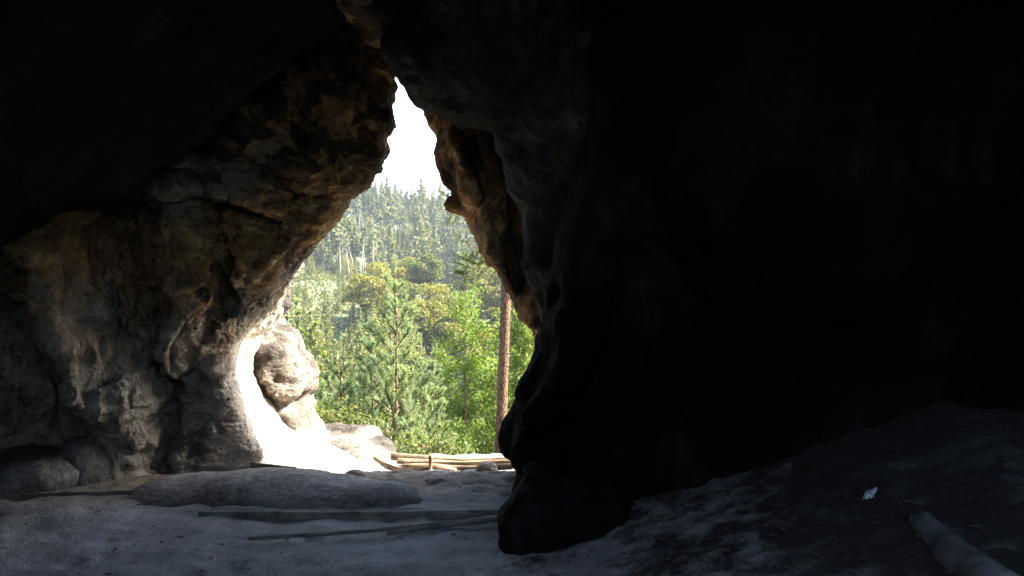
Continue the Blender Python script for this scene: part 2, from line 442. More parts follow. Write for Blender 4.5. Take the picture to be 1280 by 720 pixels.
# ------------------------------------------------------------------ LEFT WALL
YL = 6.6
SL = .40           # the wall comes nearer to the viewer towards the left
def PW(pts):
    out = []
    for px, py in pts:
        k = (px - 640) / F; Y = YL
        if k * Y < -2.2: Y = (YL + 2.2 * SL) / (1 - SL * k)
        out.append((k * Y, EYE - (py - 360) / F * Y))
    return out
left_poly = PX([(540, -260), (530, 20), (493, 55), (483, 90), (482, 140), (475, 180), (466, 210), (437, 243), (411, 283), (384, 320), (348, 358),
                (316, 400), (288, 432), (280, 460), (290, 505), (310, 548), (340, 585), (360, 640), (360, 700), (-330, 700), (-330, -260)], YL)
GROOVES = [  # (pixel polyline, half width m, depth m): clefts of the wall (+ away from the viewer, - bulge)
    ([(374, 247), (376, 246)], .12, .5), ([(396, 243), (398, 246)], .11, .5), ([(415, 238), (425, 234)], .07, .35),
    ([(386, 90), (384, 150), (387, 195)], .07, .4),
    ([(335, 275), (352, 300), (318, 350), (300, 400)], .05, .24),
    ([(78, 330), (84, 420), (110, 470), (118, 540)], .06, .24),
    ([(10, 400), (40, 440), (40, 500)], .16, .35),
    ([(90, 505), (130, 485), (165, 520)], .08, -.14),
    ([(226, 470), (235, 520), (228, 570)], .05, .14),
    ([(250, 120), (310, 150), (350, 190)], .14, -.22), ([(255, 205), (330, 228), (390, 225)], .10, -.18),
    ([(300, 60), (360, 110), (400, 150)], .1, .2), ([(420, 70), (430, 130), (420, 190)], .12, -.16),
    ([(455, 100), (445, 160), (452, 215)], .05, .14),
]
# the columns of the lower wall: where each crest and cleft runs (pixel x at six heights) and how far it stands out (-) or in (+)
COL_Y = [245, 330, 390, 440, 490, 560]
COLUMNS = [([-60] * 6, [0, 0, 0, 0, 0, 0]),
           ([20, 20, 25, 30, 35, 30], [-.05, -.1, -.05, 0, .1, .15]),
           ([85, 95, 110, 128, 148, 135], [-.42, -.58, -.58, -.55, -.5, -.3]),
           ([112, 125, 137, 152, 176, 166], [-.28, -.36, -.36, -.36, -.34, -.18]),
           ([138, 142, 153, 177, 187, 178], [.45, .55, .58, .58, .55, .45]),
           ([172, 175, 178, 185, 193, 186], [.36, .34, .32, .36, .4, .4]),
           ([206, 200, 203, 197, 200, 194], [.12, .08, .12, .16, .2, .2]),
           ([226, 213, 226, 208, 210, 212], [-.28, -.30, -.28, -.2, -.02, 0]),
           ([264, 281, 272, 232, 224, 235], [-.20, -.24, -.24, -.2, 0, 0]),
           ([271, 291, 281, 241, 240, 250], [.26, .30, .28, .16, 0, 0]),
           ([281, 303, 293, 252, 255, 265], [-.18, -.2, -.22, -.2, 0, 0]),
           ([340, 335, 320, 300, 290, 300], [-.12, -.12, -.14, -.1, 0, 0]),
           ([420, 400, 360, 330, 320, 320], [0, 0, 0, 0, 0, 0])]
def column_field(x, z):
    Y = YL - SL * np.maximum(0, -2.2 - x)
    px = 640 + F * x / Y; py = 360 - (z - EYE) * F / Y
    px = px + 5 * np.sin(py * .045) + 3 * np.sin(py * .11 + 1)
    out = np.zeros_like(x); K = [np.interp(py, COL_Y, c[0]) for c in COLUMNS]; O = [np.interp(py, COL_Y, c[1]) for c in COLUMNS]
    out = O[0].copy()
    for k in range(len(K) - 1):
        t_ = np.clip((px - K[k]) / (K[k + 1] - K[k]), 0, 1); out += (O[k + 1] - O[k]) * t_ * t_ * (3 - 2 * t_)
    return out * sstep(222, 250, py) * sstep(640, 590, py)
LEDGES = [  # the rock above the line juts out over the rock below it: (pixel polyline, jut, fall-off below)
    ([(150, 228), (200, 238), (250, 246), (330, 258), (400, 244), (428, 238)], .34, .30),
    ([(222, 148), (262, 156), (300, 176), (345, 202), (400, 214)], .22, .18),
    ([(205, 470), (240, 452), (285, 440), (318, 418)], .22, .22),
    ([(262, 296), (300, 300), (345, 285), (385, 290)], .14, .16),
    ([(70, 345), (110, 335), (150, 350)], .14, .25),
    ([(230, 366), (262, 372), (290, 366)], .12, .14),
    ([(300, 96), (350, 108), (385, 120)], .14, .2), ([(405, 150), (440, 140), (470, 150)], .14, .2),
]
def ledge_field(x, z):
    out = np.zeros_like(x)
    for pl, a, fo in LEDGES:
        p = np.array(PW(pl)); zl = np.interp(x, p[:, 0], p[:, 1])
        m = sstep(p[0, 0] - .12, p[0, 0] + .05, x) * sstep(p[-1, 0] + .12, p[-1, 0] - .05, x)
        dz = zl - z
        out += a * m * np.where(dz > 0, np.exp(-dz / fo) * sstep(0, .05, dz), -.45 * np.exp(dz / (fo * .7)))
    return out
def left_sdf(X, Y, Z):
    x2, z2 = X[:, 0, :], Z[:, 0, :]
    d2 = poly_sdf(left_poly, x2, z2)
    yf = 6.62 - SL * np.maximum(0, -2.2 - x2) - .25 * sstep(1.0, 2.5, z2) + .22 * sstep(.75, .3, z2) * sstep(-2.9, -3.2, x2)
    yf = yf + .12 * sstep(1.15, .8, z2) * sstep(-3.25, -3.05, x2)      # pedestal set back under the overhang
    yf = yf + column_field(x2, z2) * sstep(-.05, -.3, d2)
    yf = yf + ledge_field(x2 + .06 * np.sin(z2 * 5), z2 + .05 * np.sin(x2 * 6)) * sstep(-.08, -.35, d2)
    for pl, w, a in GROOVES:
        dd = line_dist(PW(pl), x2, z2)
        yf = yf + a * np.exp(-(dd / w) ** 2) * (1 if a < 0 else sstep(-.12, -.4, d2) * .8)
    yy = Y
    back = np.maximum(0, yy - 6.75)
    k = .03 + .42 * sstep(1.3, 1.7, z2)[:, None, :]
    d = d2[:, None, :] + k * back
    front = (yf[:, None, :] - yy) * .8
    yb = (7.65 - .4 * sstep(1.15, 1.55, z2) * sstep(-1.3, -.6, d2))[:, None, :]
    body = smax(smax(d, front, (.30 - .16 * sstep(1.3, .9, z2))[:, None, :]), yy - yb, .3)
    ap = PX([(240, 400), (285, 445), (305, 485), (330, 525), (372, 562), (445, 596), (445, 720), (60, 720), (60, 400)], 7.4)
    apron = smax(smax(poly_sdf(ap, x2, z2)[:, None, :], 6.95 - .15 * (X + 1.8) - Y, .25), Y - 8.0, .2)
    return smin(body, apron, .15)
CRACKS = [  # thin cracks and edges worked into the surface: (pixel polyline, half width, depth)
    ([(138, 240), (142, 330), (158, 400), (182, 452), (186, 520)], .035, .12), ([(275, 262), (283, 300), (292, 340), (285, 378), (255, 408), (228, 436), (212, 470)], .03, .12),
    ([(150, 238), (250, 250), (330, 264), (400, 250)], .035, .12), ([(386, 90), (384, 150), (387, 195)], .03, .14), ([(225, 152), (300, 177), (345, 203), (410, 214)], .03, .12),
    ([(300, 120), (330, 150), (345, 185)], .02, .06), ([(420, 100), (415, 150), (430, 200)], .025, .07), ([(355, 215), (370, 250), (360, 290), (330, 330)], .025, .08),
    ([(60, 330), (90, 400), (85, 470), (110, 520)], .04, .1), ([(110, 300), (125, 380), (150, 450), (150, 520)], .025, .07), ([(20, 370), (60, 380), (80, 420)], .03, .1),
    ([(200, 470), (215, 510), (205, 560)], .025, .08), ([(240, 465), (250, 500), (270, 540)], .02, .05), ([(225, 500), (285, 508)], .016, .05), ([(215, 525), (300, 530)], .016, .05), ([(240, 480), (288, 478)], .014, .04),
    ([(210, 270), (225, 330), (200, 400)], .03, .09), ([(310, 280), (300, 330), (320, 350)], .025, .08), ([(250, 100), (300, 60), (380, 40)], .04, .12), ([(440, 60), (470, 130), (460, 190)], .025, .07),
    ([(430, 200), (400, 260), (370, 310), (330, 360)], .03, .08), ([(10, 300), (60, 262), (100, 250)], .04, .12),
]
def left_detail(V, N):
    smooth_ = 1 - .85 * sstep(-2.7, -2.2, V[:, 0]) * sstep(1.5, 1.0, V[:, 2]) * sstep(6.6, 6.9, V[:, 1])
    edge = poly_sdf(left_poly, V[:, 0], V[:, 2])
    rim = (1 - .4 * sstep(-.35, -.05, edge) * sstep(1.4, 1.8, V[:, 2]))
    hc = .22 + .78 * sstep(-3.05, -2.75, V[:, 0]) * sstep(1.0, 1.3, V[:, 2]) * sstep(2.6, 2.35, V[:, 2])    # honeycombed band
    base = detail_rough(.016, 3.2, 0, 5.2, 1, .02)(V, N) * smooth_ + hc * (detail_rough(0, 4.2, .11, 5.2, 1, 0)(V, N) - .03) * smooth_
    W = V[:, 0] + .05 * perlin(V * 5, 61), V[:, 2] + .05 * perlin(V * 5, 62)
    # water-worn flutes down the lower columns, bedding planes higher up
    fl = fbm(np.stack([V[:, 0] * 5.5 + .5 * V[:, 2], V[:, 1] * 4, V[:, 2] * 1.1], 1), 4, 401, .55, ridged=True)
    base += .042 * fl * sstep(2.3, 1.5, V[:, 2]) * sstep(-2.6, -3.0, V[:, 0])
    bz = V[:, 2] * 3.2 + .5 * V[:, 0] + .5 * perlin(V * 1.2, 411)
    sl = fbm(np.stack([V[:, 0] * .7, V[:, 1] * .7, bz], 1), 4, 403, .6, ridged=True)
    base += .075 * sl * sstep(1.7, 2.3, V[:, 2])
    st = fbm(np.stack([V[:, 0] * 1.2, V[:, 1] * 1.2, V[:, 2] * 7 + .6 * V[:, 0]], 1), 4, 407, .6)
    base += .045 * st * sstep(1.2, .9, V[:, 2]) * sstep(-3.2, -2.9, V[:, 0]) * smooth_
    cr = np.abs(perlin(V * np.array([9, 9, 6]), 421)); cr2 = np.abs(perlin(V * np.array([19, 19, 13]), 422))
    base -= (.022 * sstep(.16, .0, cr) + .012 * sstep(.2, .0, cr2)) * (.4 + .6 * hc) * smooth_ * sstep(-.35, .2, fbm(V * 1.5, 2, 423))
    base *= rim
    for pl, w, a in CRACKS:
        base -= a * np.exp(-(line_dist(PW(pl), W[0], W[1]) / w) ** 2) * sstep(.1, -.5, N[:, 1]) * sstep(-.02, -.25, edge)
    # honeycomb weathering in patches
    w, r = worley(V * np.array([11, 11, 13]), 301)
    base -= .035 * sstep(.5, .15, w) * sstep(.0, .4, fbm(V * 1.7, 2, 303)) * (.4 + .6 * r) * smooth_ * rim * hc
    return base
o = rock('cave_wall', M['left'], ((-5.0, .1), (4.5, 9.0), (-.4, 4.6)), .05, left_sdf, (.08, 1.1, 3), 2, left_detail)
tag(o, 'pitted brown sandstone wall overhanging on the left of the opening, with dark slots and cracks', 'rock wall')

# ------------------------------------------------------------------ ROOF over the viewer
def roof_sdf(X, Y, Z):
    x2, z2 = X[:, 0, :], Z[:, 0, :]
    P = PX([(-600, 460), (-120, 345), (0, 288), (60, 250), (120, 214), (200, 160), (270, 96), (330, 48), (392, -2), (440, -60), (700, -90), (1100, -60), (1500, 200), (1500, -900), (-600, -900)], 5.3)
    d2 = poly_sdf(P, x2, z2)[:, None, :]
    d = d2 - .10 * np.maximum(0, 5.0 - Y)                # comes down towards the viewer's back
    lip = ROOF_BACK + .25 * X
    return smax(smax(d, Y - 6.1, .4), lip - Y, .5)
ROOF_BACK = .2
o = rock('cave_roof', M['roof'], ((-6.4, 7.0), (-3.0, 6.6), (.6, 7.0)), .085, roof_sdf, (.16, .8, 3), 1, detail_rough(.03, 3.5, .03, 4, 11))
tag(o, 'black sooty cave roof sloping down over the upper left corner', 'rock roof')

# small brown block of the roof between wall and slab
def block_sdf(X, Y, Z):
    x2, z2 = X[:, 0, :], Z[:, 0, :]
    d2 = poly_sdf(PX([(380, -12), (412, 12), (445, 28), (472, 38), (500, 60), (540, 60), (540, -160), (380, -160)], 5.9), x2, z2)[:, None, :]
    return smax(smax(d2, 5.55 - Y, .12), Y - 6.7, .2)
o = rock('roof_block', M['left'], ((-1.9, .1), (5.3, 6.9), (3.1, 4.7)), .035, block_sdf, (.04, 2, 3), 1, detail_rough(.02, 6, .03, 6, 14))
tag(o, 'brown rock ledge wedged under the roof above the tip of the opening', 'rock ledge')

# ------------------------------------------------------------------ RIGHT SIDE
def slab_sdf(X, Y, Z):
    x2, z2 = X[:, 0, :], Z[:, 0, :]
    d2 = poly_sdf(PX([(462, -160), (470, 0), (480, 40), (494, 80), (519, 112), (564, 142), (612, 153), (622, 160), (636, 215), (650, 280), (660, 330), (672, 380), (690, 420),
                      (1100, 420), (1100, -200)], 5.7), x2, z2)[:, None, :]
    front = 5.35 - .7 * sstep(-.6, 1.2, X) - Y + .55 * sstep(2.6, 2.0, Z) * sstep(1.2, .3, X)
    return smax(smax(d2 + .25 * np.maximum(0, Y - 5.9), front, .45), Y - 6.7, .25)
o = rock('overhanging_slab', M['slab'], ((-1.4, 2.8), (4.0, 7.0), (.9, 5.2)), .045, slab_sdf, (.10, 1.2, 4), 1, detail_rough(.035, 4, .06, 4.6, 4))
tag(o, 'smooth grey overhanging rock slab closing the top of the opening', 'rock slab')

def pillar_sdf(X, Y, Z):
    x2, z2 = X[:, 0, :], Z[:, 0, :]
    P = PX([(495, 60), (519, 112), (532, 158), (551, 202), (572, 243), (588, 275), (602, 318), (624, 356), (645, 380), (672, 412),
            (690, 470), (690, 640), (1000, 640), (1000, -60), (505, -60)], 6.9)
    d2 = poly_sdf(P, x2, z2)
    yf = 6.78 - .42 * (x2 + .6)
    for pl, w, a in [([(590, 170), (605, 230), (600, 260)], .07, .2), ([(575, 190), (590, 240), (610, 270), (612, 330)], .05, -.14),
                     ([(628, 180), (640, 280), (655, 360)], .06, .3), ([(560, 150), (580, 210)], .05, -.1), ([(600, 290), (630, 340), (650, 370)], .06, -.12)]:
        yf = yf + a * np.exp(-(line_dist(PX(pl, 6.6), x2, z2) / w) ** 2)
    d = smax(smax(d2[:, None, :], (yf[:, None, :] - Y) * .8, .22), Y - 7.2, .25)
    kx, ky, kz = at(570, 256, 6.8)
    knob = np.minimum(ellip(X, Y, Z, (kx, ky, kz), (.062, .06, .055)), ellip(X, Y, Z, (kx + .07, ky, kz + .005), (.09, .05, .036)))
    return smin(d, knob, .05)
o = rock('rock_pillar', M['pillar'], ((-1.1, 2.6), (6.0, 7.6), (-.6, 4.2)), .035, pillar_sdf, (.08, 1.5, 4), 1, detail_rough(.035, 4.5, .08, 5, 21))
tag(o, 'rusty brown pitted rock leaning along the right edge of the opening, small knob on its rim', 'rock pillar')

def right_sdf(X, Y, Z):
    x2, z2 = X[:, 0, :], Z[:, 0, :]
    P = PX([(800, -300), (765, 60), (745, 150), (738, 230), (722, 300), (700, 362), (684, 410), (678, 455), (668, 502), (652, 548), (634, 584), (636, 600), (650, 612),
            (655, 640), (650, 760), (1900, 760), (1900, -300)], 4.75)
    d2 = poly_sdf(P, x2, z2)
    yf = 4.55 - .35 * sstep(.6, 2.0, z2) - .55 * sstep(1.5, 3.6, z2) + .25 * np.exp(-((x2 - .75) / .35) ** 2) + .12 * x2
    for pl, w, a in [([(640, 560), (680, 500), (720, 420)], .09, -.1), ([(700, 600), (720, 520), (760, 430), (790, 300)], .08, .12),
                     ([(900, 300), (930, 420), (980, 520)], .2, -.1)]:
        yf = yf + a * np.exp(-(line_dist(PX(pl, 4.6), x2, z2) / w) ** 2)
    d = d2[:, None, :] + .10 * np.maximum(0, Y - 5.2)
    d = smax(smax(d, (yf[:, None, :] - Y) * .85, .38), Y - 6.9, .3)
    return d
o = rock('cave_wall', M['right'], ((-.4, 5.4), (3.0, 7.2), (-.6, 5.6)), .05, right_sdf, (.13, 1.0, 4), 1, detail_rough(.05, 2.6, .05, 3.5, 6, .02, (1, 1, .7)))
tag(o, 'huge near black rock wall filling the right half of the cave', 'rock wall')

def foot_sdf(X, Y, Z):
    c = at(668, 640, 4.55)
    d = ellip(X, Y, Z, (c[0] + .02, 4.66, .11), (.20, .28, .32))
    d = smin(d, ellip(X, Y, Z, (c[0] + .32, 4.76, .08), (.32, .26, .24)), .1)
    return d
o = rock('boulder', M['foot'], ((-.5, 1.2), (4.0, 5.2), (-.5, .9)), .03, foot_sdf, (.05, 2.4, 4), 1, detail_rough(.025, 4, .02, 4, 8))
tag(o, 'dark rounded boulder at the foot of the black right wall', 'boulder')

# rock added to block stray light on the right and behind the viewer
def side_sdf(X, Y, Z):
    d = np.maximum(2.9 - .12 * (Y - 1) - X + .25 * Z * .6, -10)
    return smax(smax(d, Y - 5.6, .5), -3.4 - Y, .5)
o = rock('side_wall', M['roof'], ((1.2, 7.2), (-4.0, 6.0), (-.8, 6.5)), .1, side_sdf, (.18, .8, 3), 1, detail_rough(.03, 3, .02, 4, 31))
tag(o, 'dark rock wall added to block light behind the earth bank at the right edge', 'rock wall')

def far_side_sdf(X, Y, Z):
    return smax(smax(X + 5.0 + .2 * np.sin(Y * 1.4) + .15 * Z, 1.5 - Y, .5), Y - 7.5, .5)
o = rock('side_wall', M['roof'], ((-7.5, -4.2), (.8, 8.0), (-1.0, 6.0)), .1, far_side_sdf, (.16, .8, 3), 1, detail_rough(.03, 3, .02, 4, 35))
tag(o, 'dark rock side wall beyond the left edge, behind the rounded boulders', 'rock wall')
def rear_sdf(X, Y, Z):  # unseen parapet, added so that its height limits light from behind
    top = 2.95 + .2 * np.sin(X * 1.3) + .06 * X
    return smax(smax(Y + 2.6 + .25 * Z * .5, Z - top, .5), -4.6 - Y, .4)
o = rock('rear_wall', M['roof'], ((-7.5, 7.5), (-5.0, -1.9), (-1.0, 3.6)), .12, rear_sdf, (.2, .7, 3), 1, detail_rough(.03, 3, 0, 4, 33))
tag(o, 'unseen low rock block added behind the viewer to limit the light from the rear gap', 'rock wall')

# ------------------------------------------------------------------ OUTER ROCKS
def outer_sdf(X, Y, Z):
    x2, z2 = X[:, 0, :], Z[:, 0, :]
    P = PX([(372, 330), (352, 352), (348, 380), (338, 402), (352, 408), (364, 425), (374, 447), (386, 468), (388, 488), (377, 497), (384, 515), (394, 545), (408, 566), (425, 600), (425, 700), (-60, 700), (-60, 250), (330, 250)], 8.0)
    d2 = poly_sdf(P, x2, z2)
    yf = 7.58 - .35 * (x2 + 2.4)
    for pl, w, a in [([(345, 415), (338, 445), (350, 475)], .03, .10), ([(360, 440), (350, 500), (372, 540)], .025, .10), ([(330, 470), (385, 492)], .03, .09), ([(352, 430), (360, 460), (380, 480)], .07, -.12), ([(345, 490), (375, 520), (395, 550)], .06, .15), ([(330, 420), (322, 480), (350, 540)], .06, -.15)]:
        yf = yf + a * np.exp(-(line_dist(PX(pl, 8.4), x2, z2) / w) ** 2)
    d = d2[:, None, :] + .25 * np.maximum(0, Y - 8.2)
    d = smax(smax(d, (yf[:, None, :] - Y) * .8, .16), Y - 9.8, .4)
    return smin(d, ellip(X, Y, Z, (-2.72, 7.8, .1), (.42, .34, .8)), .18)
o = rock('outcrop', M['outcrop'], ((-6.0, -1.4), (6.9, 10.2), (-.9, 2.6)), .045, outer_sdf, (.028, 2.2, 3), 1, detail_rough(.03, 5.0, .05, 6, 41, .05))
tag(o, 'pale weathered rock outcrop in the sun just outside, left of the pines', 'rock outcrop')

def ledge_sdf(X, Y, Z):
    x2, y2 = X[:, :, 0], Y[:, :, 0]
    top = [(390, 533, 9.3), (470, 534, 9.2), (486, 540, 8.8), (497, 552, 8.3), (500, 566, 7.75), (470, 572, 7.5), (420, 574, 7.4), (330, 560, 7.6), (300, 540, 9.0)]
    P = [((a - 640) / F * c, c) for a, b_, c in top]
    d2 = poly_sdf(P, x2, y2)[:, :, None]
    zt = -.20 + .13 * (Y - 7.4) / 1.8 + 0 * X
    return smax(smax(d2, Z - zt, .12), -1.6 - Z, .1)
o = rock('rock_ledge', M['outcrop'], ((-3.6, -.8), (6.9, 9.8), (-1.4, .4)), .035, ledge_sdf, (.05, 1.6, 3), 1, detail_rough(.012, 5, .01, 5, 51))
tag(o, 'flat sandy rock ledge outside the opening, between the outcrop and the log barrier', 'rock ledge')

# ------------------------------------------------------------------ GROUND
def floor_base(x, y):
    bank = .34 * .5 * (x - .15 + np.sqrt((x - .15) ** 2 + .08)) * sstep(6.4, 5.2, y)
    z = bank - .15 * sstep(6.3, 7.4, y) - .6 * np.maximum(0, y - 8.0) * 1.0 - .5 * np.maximum(0, -2.0 - y)
    # the buried edging board holds back a low step of sand
    z = z + .035 * sstep(5.24, 5.30, y + .02 * x) * sstep(.1, -.2, x) * sstep(-2.4, -1.9, x) * sstep(6.4, 5.6, y)
    z = z + .12 * sstep(-2.6, -4.2, x) * sstep(5, 6.4, y)
    z = z - .7 * np.maximum(0, np.abs(x) - 5.4)
    return z
def floor_z(x, y):
    x = np.atleast_1d(np.asarray(x, float)); y = np.atleast_1d(np.asarray(y, float))
    P = np.stack([x, y, np.zeros_like(x)], 1)
    z = floor_base(x, y)
    z = z + .03 * fbm(P * .9, 3, 3) + .018 * fbm(P * 4.5, 4, 13)
    w, r = worley(P * np.array([4.2, 3.2, 1]), 77)      # trodden hollows
    z = z - .024 * sstep(.42, .1, w) * sstep(.35, .6, r)
    z = z + .012 * fbm(P * 14, 2, 23) * sstep(-.2, 1.5, x + .4 * fbm(P * .7, 2, 5))
    z = z + .018 * fbm(P * 8, 3, 27) * sstep(5.6, 6.0, y) * sstep(7.6, 7.2, y)
    return z
def fz(x, y): return float(floor_z(x, y)[0])
xs = np.concatenate([np.arange(-6.4, -4.2, .1), np.arange(-4.2, 3.4, .022), np.arange(3.4, 6.6, .1)])
ys = np.concatenate([np.arange(-4.2, 2.2, .1), np.arange(2.2, 8.2, .022), np.arange(8.2, 10.6, .1)])
GX, GY = np.meshgrid(xs, ys, indexing='ij')
Zf = floor_z(GX.ravel(), GY.ravel())
def grid_faces(nx, ny):
    i, j = np.meshgrid(np.arange(nx - 1), np.arange(ny - 1), indexing='ij')
    a = (i * ny + j).ravel()
    return np.stack([a, a + ny, a + ny + 1, a + 1], 1)
o = mesh_obj('cave_floor', np.stack([GX.ravel(), GY.ravel(), Zf], 1), grid_faces(len(xs), len(ys)), M['sand'])
tag(o, 'trodden grey sand floor of the cave', 'sand floor', kind='structure')

PROF_Y = np.array([-1500, -400, -60, -8, 6, 9, 12, 25, 50, 90, 135, 185, 225, 265, 330, 430, 520, 640, 1500.])
PROF_Z = np.array([-60, -40, -8, -.9, -.9, -1.0, -2.2, -6.5, -15, -19, -12, -2, 0, -4, 9, 29, 36, 28, 20.])
def terrain_z(x, y):
    x = np.asarray(x, float); y = np.asarray(y, float)
    s = np.interp(y + .12 * np.abs(x + 10), PROF_Y, PROF_Z)
    far = sstep(20, 300, y)
    z = s + far * (-.11 * x - 3) * sstep(120, 400, y) + 0
    P = np.stack([x.ravel(), y.ravel(), 0 * x.ravel()], 1)
    z = z + (far * 9 * fbm(P * .008, 3, 91).reshape(x.shape)) + sstep(9, 30, np.hypot(x, y)) * .5 * fbm(P * .15, 3, 95).reshape(x.shape)
    z = z - np.minimum(.25 * np.maximum(0, np.abs(x) - 30), 25) * sstep(200, 20, y) * sstep(-200, 0, y)
    return z
def tz(x, y): return float(terrain_z(np.array([x]), np.array([y]))[0])
t = np.linspace(-1, 1, 190); tx = 1400 * np.sinh(t * 5.2) / np.sinh(5.2)
t = np.linspace(-1, 1, 260); ty = 60 + 1440 * np.sinh(t * 4.2) / np.sinh(4.2)
TX, TY = np.meshgrid(tx, ty, indexing='ij')
o = mesh_obj('terrain', np.stack([TX.ravel(), TY.ravel(), terrain_z(TX, TY).ravel()], 1), grid_faces(len(tx), len(ty)), M['ground'])
tag(o, 'wooded valley and hillside ground', 'hillside', kind='structure')

# ------------------------------------------------------------------ small pieces on the floor
def tube(pts, rads, n=10, seed=0, rough=.0, cap=True):
    pts = [Vector(p) for p in pts]; V = []; Fs = []
    for i, p in enumerate(pts):
        d = (pts[min(i + 1, len(pts) - 1)] - pts[max(i - 1, 0)]).normalized()
        a = d.cross(Vector((0, 0, 1)) if abs(d.z) < .9 else Vector((1, 0, 0))).normalized(); b_ = d.cross(a)
        for k in range(n):
            th = 2 * math.pi * k / n
            r = rads[i] * (1 + rough * math.sin(3 * th + seed + i * .35) + rough * .6 * math.sin(5 * th - i * .6 + seed))
            V.append(p + a * (r * math.cos(th)) + b_ * (r * math.sin(th)))
    for i in range(len(pts) - 1):
        for k in range(n):
            Fs.append((i * n + k, i * n + (k + 1) % n, (i + 1) * n + (k + 1) % n, (i + 1) * n + k))
    if cap:
        Fs.append(tuple(range(n - 1, -1, -1))); Fs.append(tuple((len(pts) - 1) * n + k for k in range(n)))
    return [tuple(v) for v in V], Fs

def log_obj(name, a, b_, r0, r1, mat, sag=0, seed=0, n=12, seg=14, wob=.01, rough=.05, local=True):
    """a log laid along its own z axis so that the grain follows it"""
    a, b_ = Vector(a), Vector(b_); L = (b_ - a).length
    rn = random.Random(seed); ph = rn.random() * 6
    pts = []; rads = []
    for i in range(seg + 1):
        t = i / seg
        pts.append((wob * math.sin(ph + t * 5), wob * math.cos(ph * 1.3 + t * 4) - sag * math.sin(math.pi * t), L * t))
        rads.append((r0 + (r1 - r0) * t) * (1 + .05 * math.sin(ph * 2 + t * 11)))
    rads = [rads[0] * .92] + rads + [rads[-1] * .92]
    pts = [(pts[0][0], pts[0][1], -.008)] + pts + [(pts[-1][0], pts[-1][1], L + .008)]
    V, Fs = tube(pts, rads, n, seed, rough)
    o = mesh_obj(name, V, Fs, mat, smooth=True)
    o.location = a; o.rotation_mode = 'QUATERNION'; o.rotation_quaternion = (b_ - a).to_track_quat('Z', 'Y')
    return o

def board_obj(name, a, b_, w, h, mat, tilt=0, seed=0):
    a, b_ = Vector(a), Vector(b_); L = (b_ - a).length; n = 22
    V = []; Fs = []; rn = random.Random(seed)
    sec = [(-w / 2, -h / 2 + .003), (-w / 2 + .003, -h / 2), (w / 2 - .003, -h / 2), (w / 2, -h / 2 + .003), (w / 2, h / 2 - .004), (w / 2 - .004, h / 2), (-w / 2 + .004, h / 2), (-w / 2, h / 2 - .004)]
    for i in range(n + 1):
        t = i / n; oy = .004 * math.sin(t * 7 + seed); oz = .005 * math.sin(t * 5 + seed * 2) + rn.uniform(-.0015, .0015)
        for (u, v) in sec: V.append((u + oy, v + oz, L * t))
    m = len(sec)
    for i in range(n):
        for k in range(m): Fs.append((i * m + k, i * m + (k + 1) % m, (i + 1) * m + (k + 1) % m, (i + 1) * m + k))
    Fs.append(tuple(range(m - 1, -1, -1))); Fs.append(tuple(n * m + k for k in range(m)))
    o = mesh_obj(name, V, Fs, mat, smooth=False)
    d = (b_ - a).normalized(); side = d.cross(Vector((0, 0, 1))).normalized(); up = side.cross(d)
    up2 = up * math.cos(tilt) + side * math.sin(tilt); side2 = up2.cross(d)
    mt = Matrix((side2, up2, d)).transposed()
    o.location = a; o.rotation_mode = 'QUATERNION'; o.rotation_quaternion = mt.to_quaternion()
    return o

def on_floor(px, py, dz=0):
    """where the view ray meets the sand"""
    lo, hi = 2.0, 12.0
    for Y in np.arange(2.2, 12, .01):
        x, y, z = at(px, py, Y)
        if z <= floor_base(np.array([x]), np.array([y]))[0]: break
    return (x, Y, fz(x, Y) + dz)

a = on_floor(247, 647); b_ = on_floor(640, 644)
o = board_obj('edging_board', (a[0], 5.27, -.018), (.12, 5.25, .01), .03, .10, M['board'], seed=1)
tag(o, 'long thin edging board set in the sand, running to the dark boulder', 'board')
a = on_floor(180, 576); b_ = on_floor(372, 592)
o = board_obj('edging_board', (a[0], a[1] - .05, a[2] + .035), (b_[0], b_[1] - .05, b_[2] + .03), .03, .10, M['board'], seed=3)
tag(o, 'half buried board behind the flat grey stone, at the foot of the left wall', 'board')
a = on_floor(-20, 620); b_ = on_floor(172, 618)
o = board_obj('edging_board', (a[0], a[1], a[2] - .02), (b_[0], b_[1], b_[2] - .012), .03, .09, M['board'], seed=5)
tag(o, 'half buried board at the left edge, in front of the rounded boulders', 'board')
a = on_floor(312, 681, .02); b_ = on_floor(625, 652, .025)
o = log_obj('wooden_pole', a, b_, .010, .017, M['board'], seed=2, n=10, wob=.012)
tag(o, 'long thin grey pole lying on the sand in front of the edging board', 'pole')
a = on_floor(485, 668, .022); b_ = on_floor(645, 650, .035)
o = log_obj('wooden_pole', a, b_, .013, .022, M['board'], seed=6, n=10, wob=.008)
tag(o, 'short thicker pole end lying beside the long pole against the dark boulder', 'pole')

# fallen log and litter on the bank
a = on_floor(1150, 652, -.015); b_ = on_floor(1262, 748, .0)
o = log_obj('fallen_log', a, b_, .055, .075, M['grey_log'], seed=4, n=18, seg=24, wob=.008, rough=.05)
for i_, v_ in enumerate(o.data.vertices):
    if i_ < 36: v_.co.z += .05 * math.sin(i_ * 2.4) * (1 if i_ < 18 else .6)
tag(o, 'pale grey barkless log lying on the dark earth bank in the lower right corner', 'log')

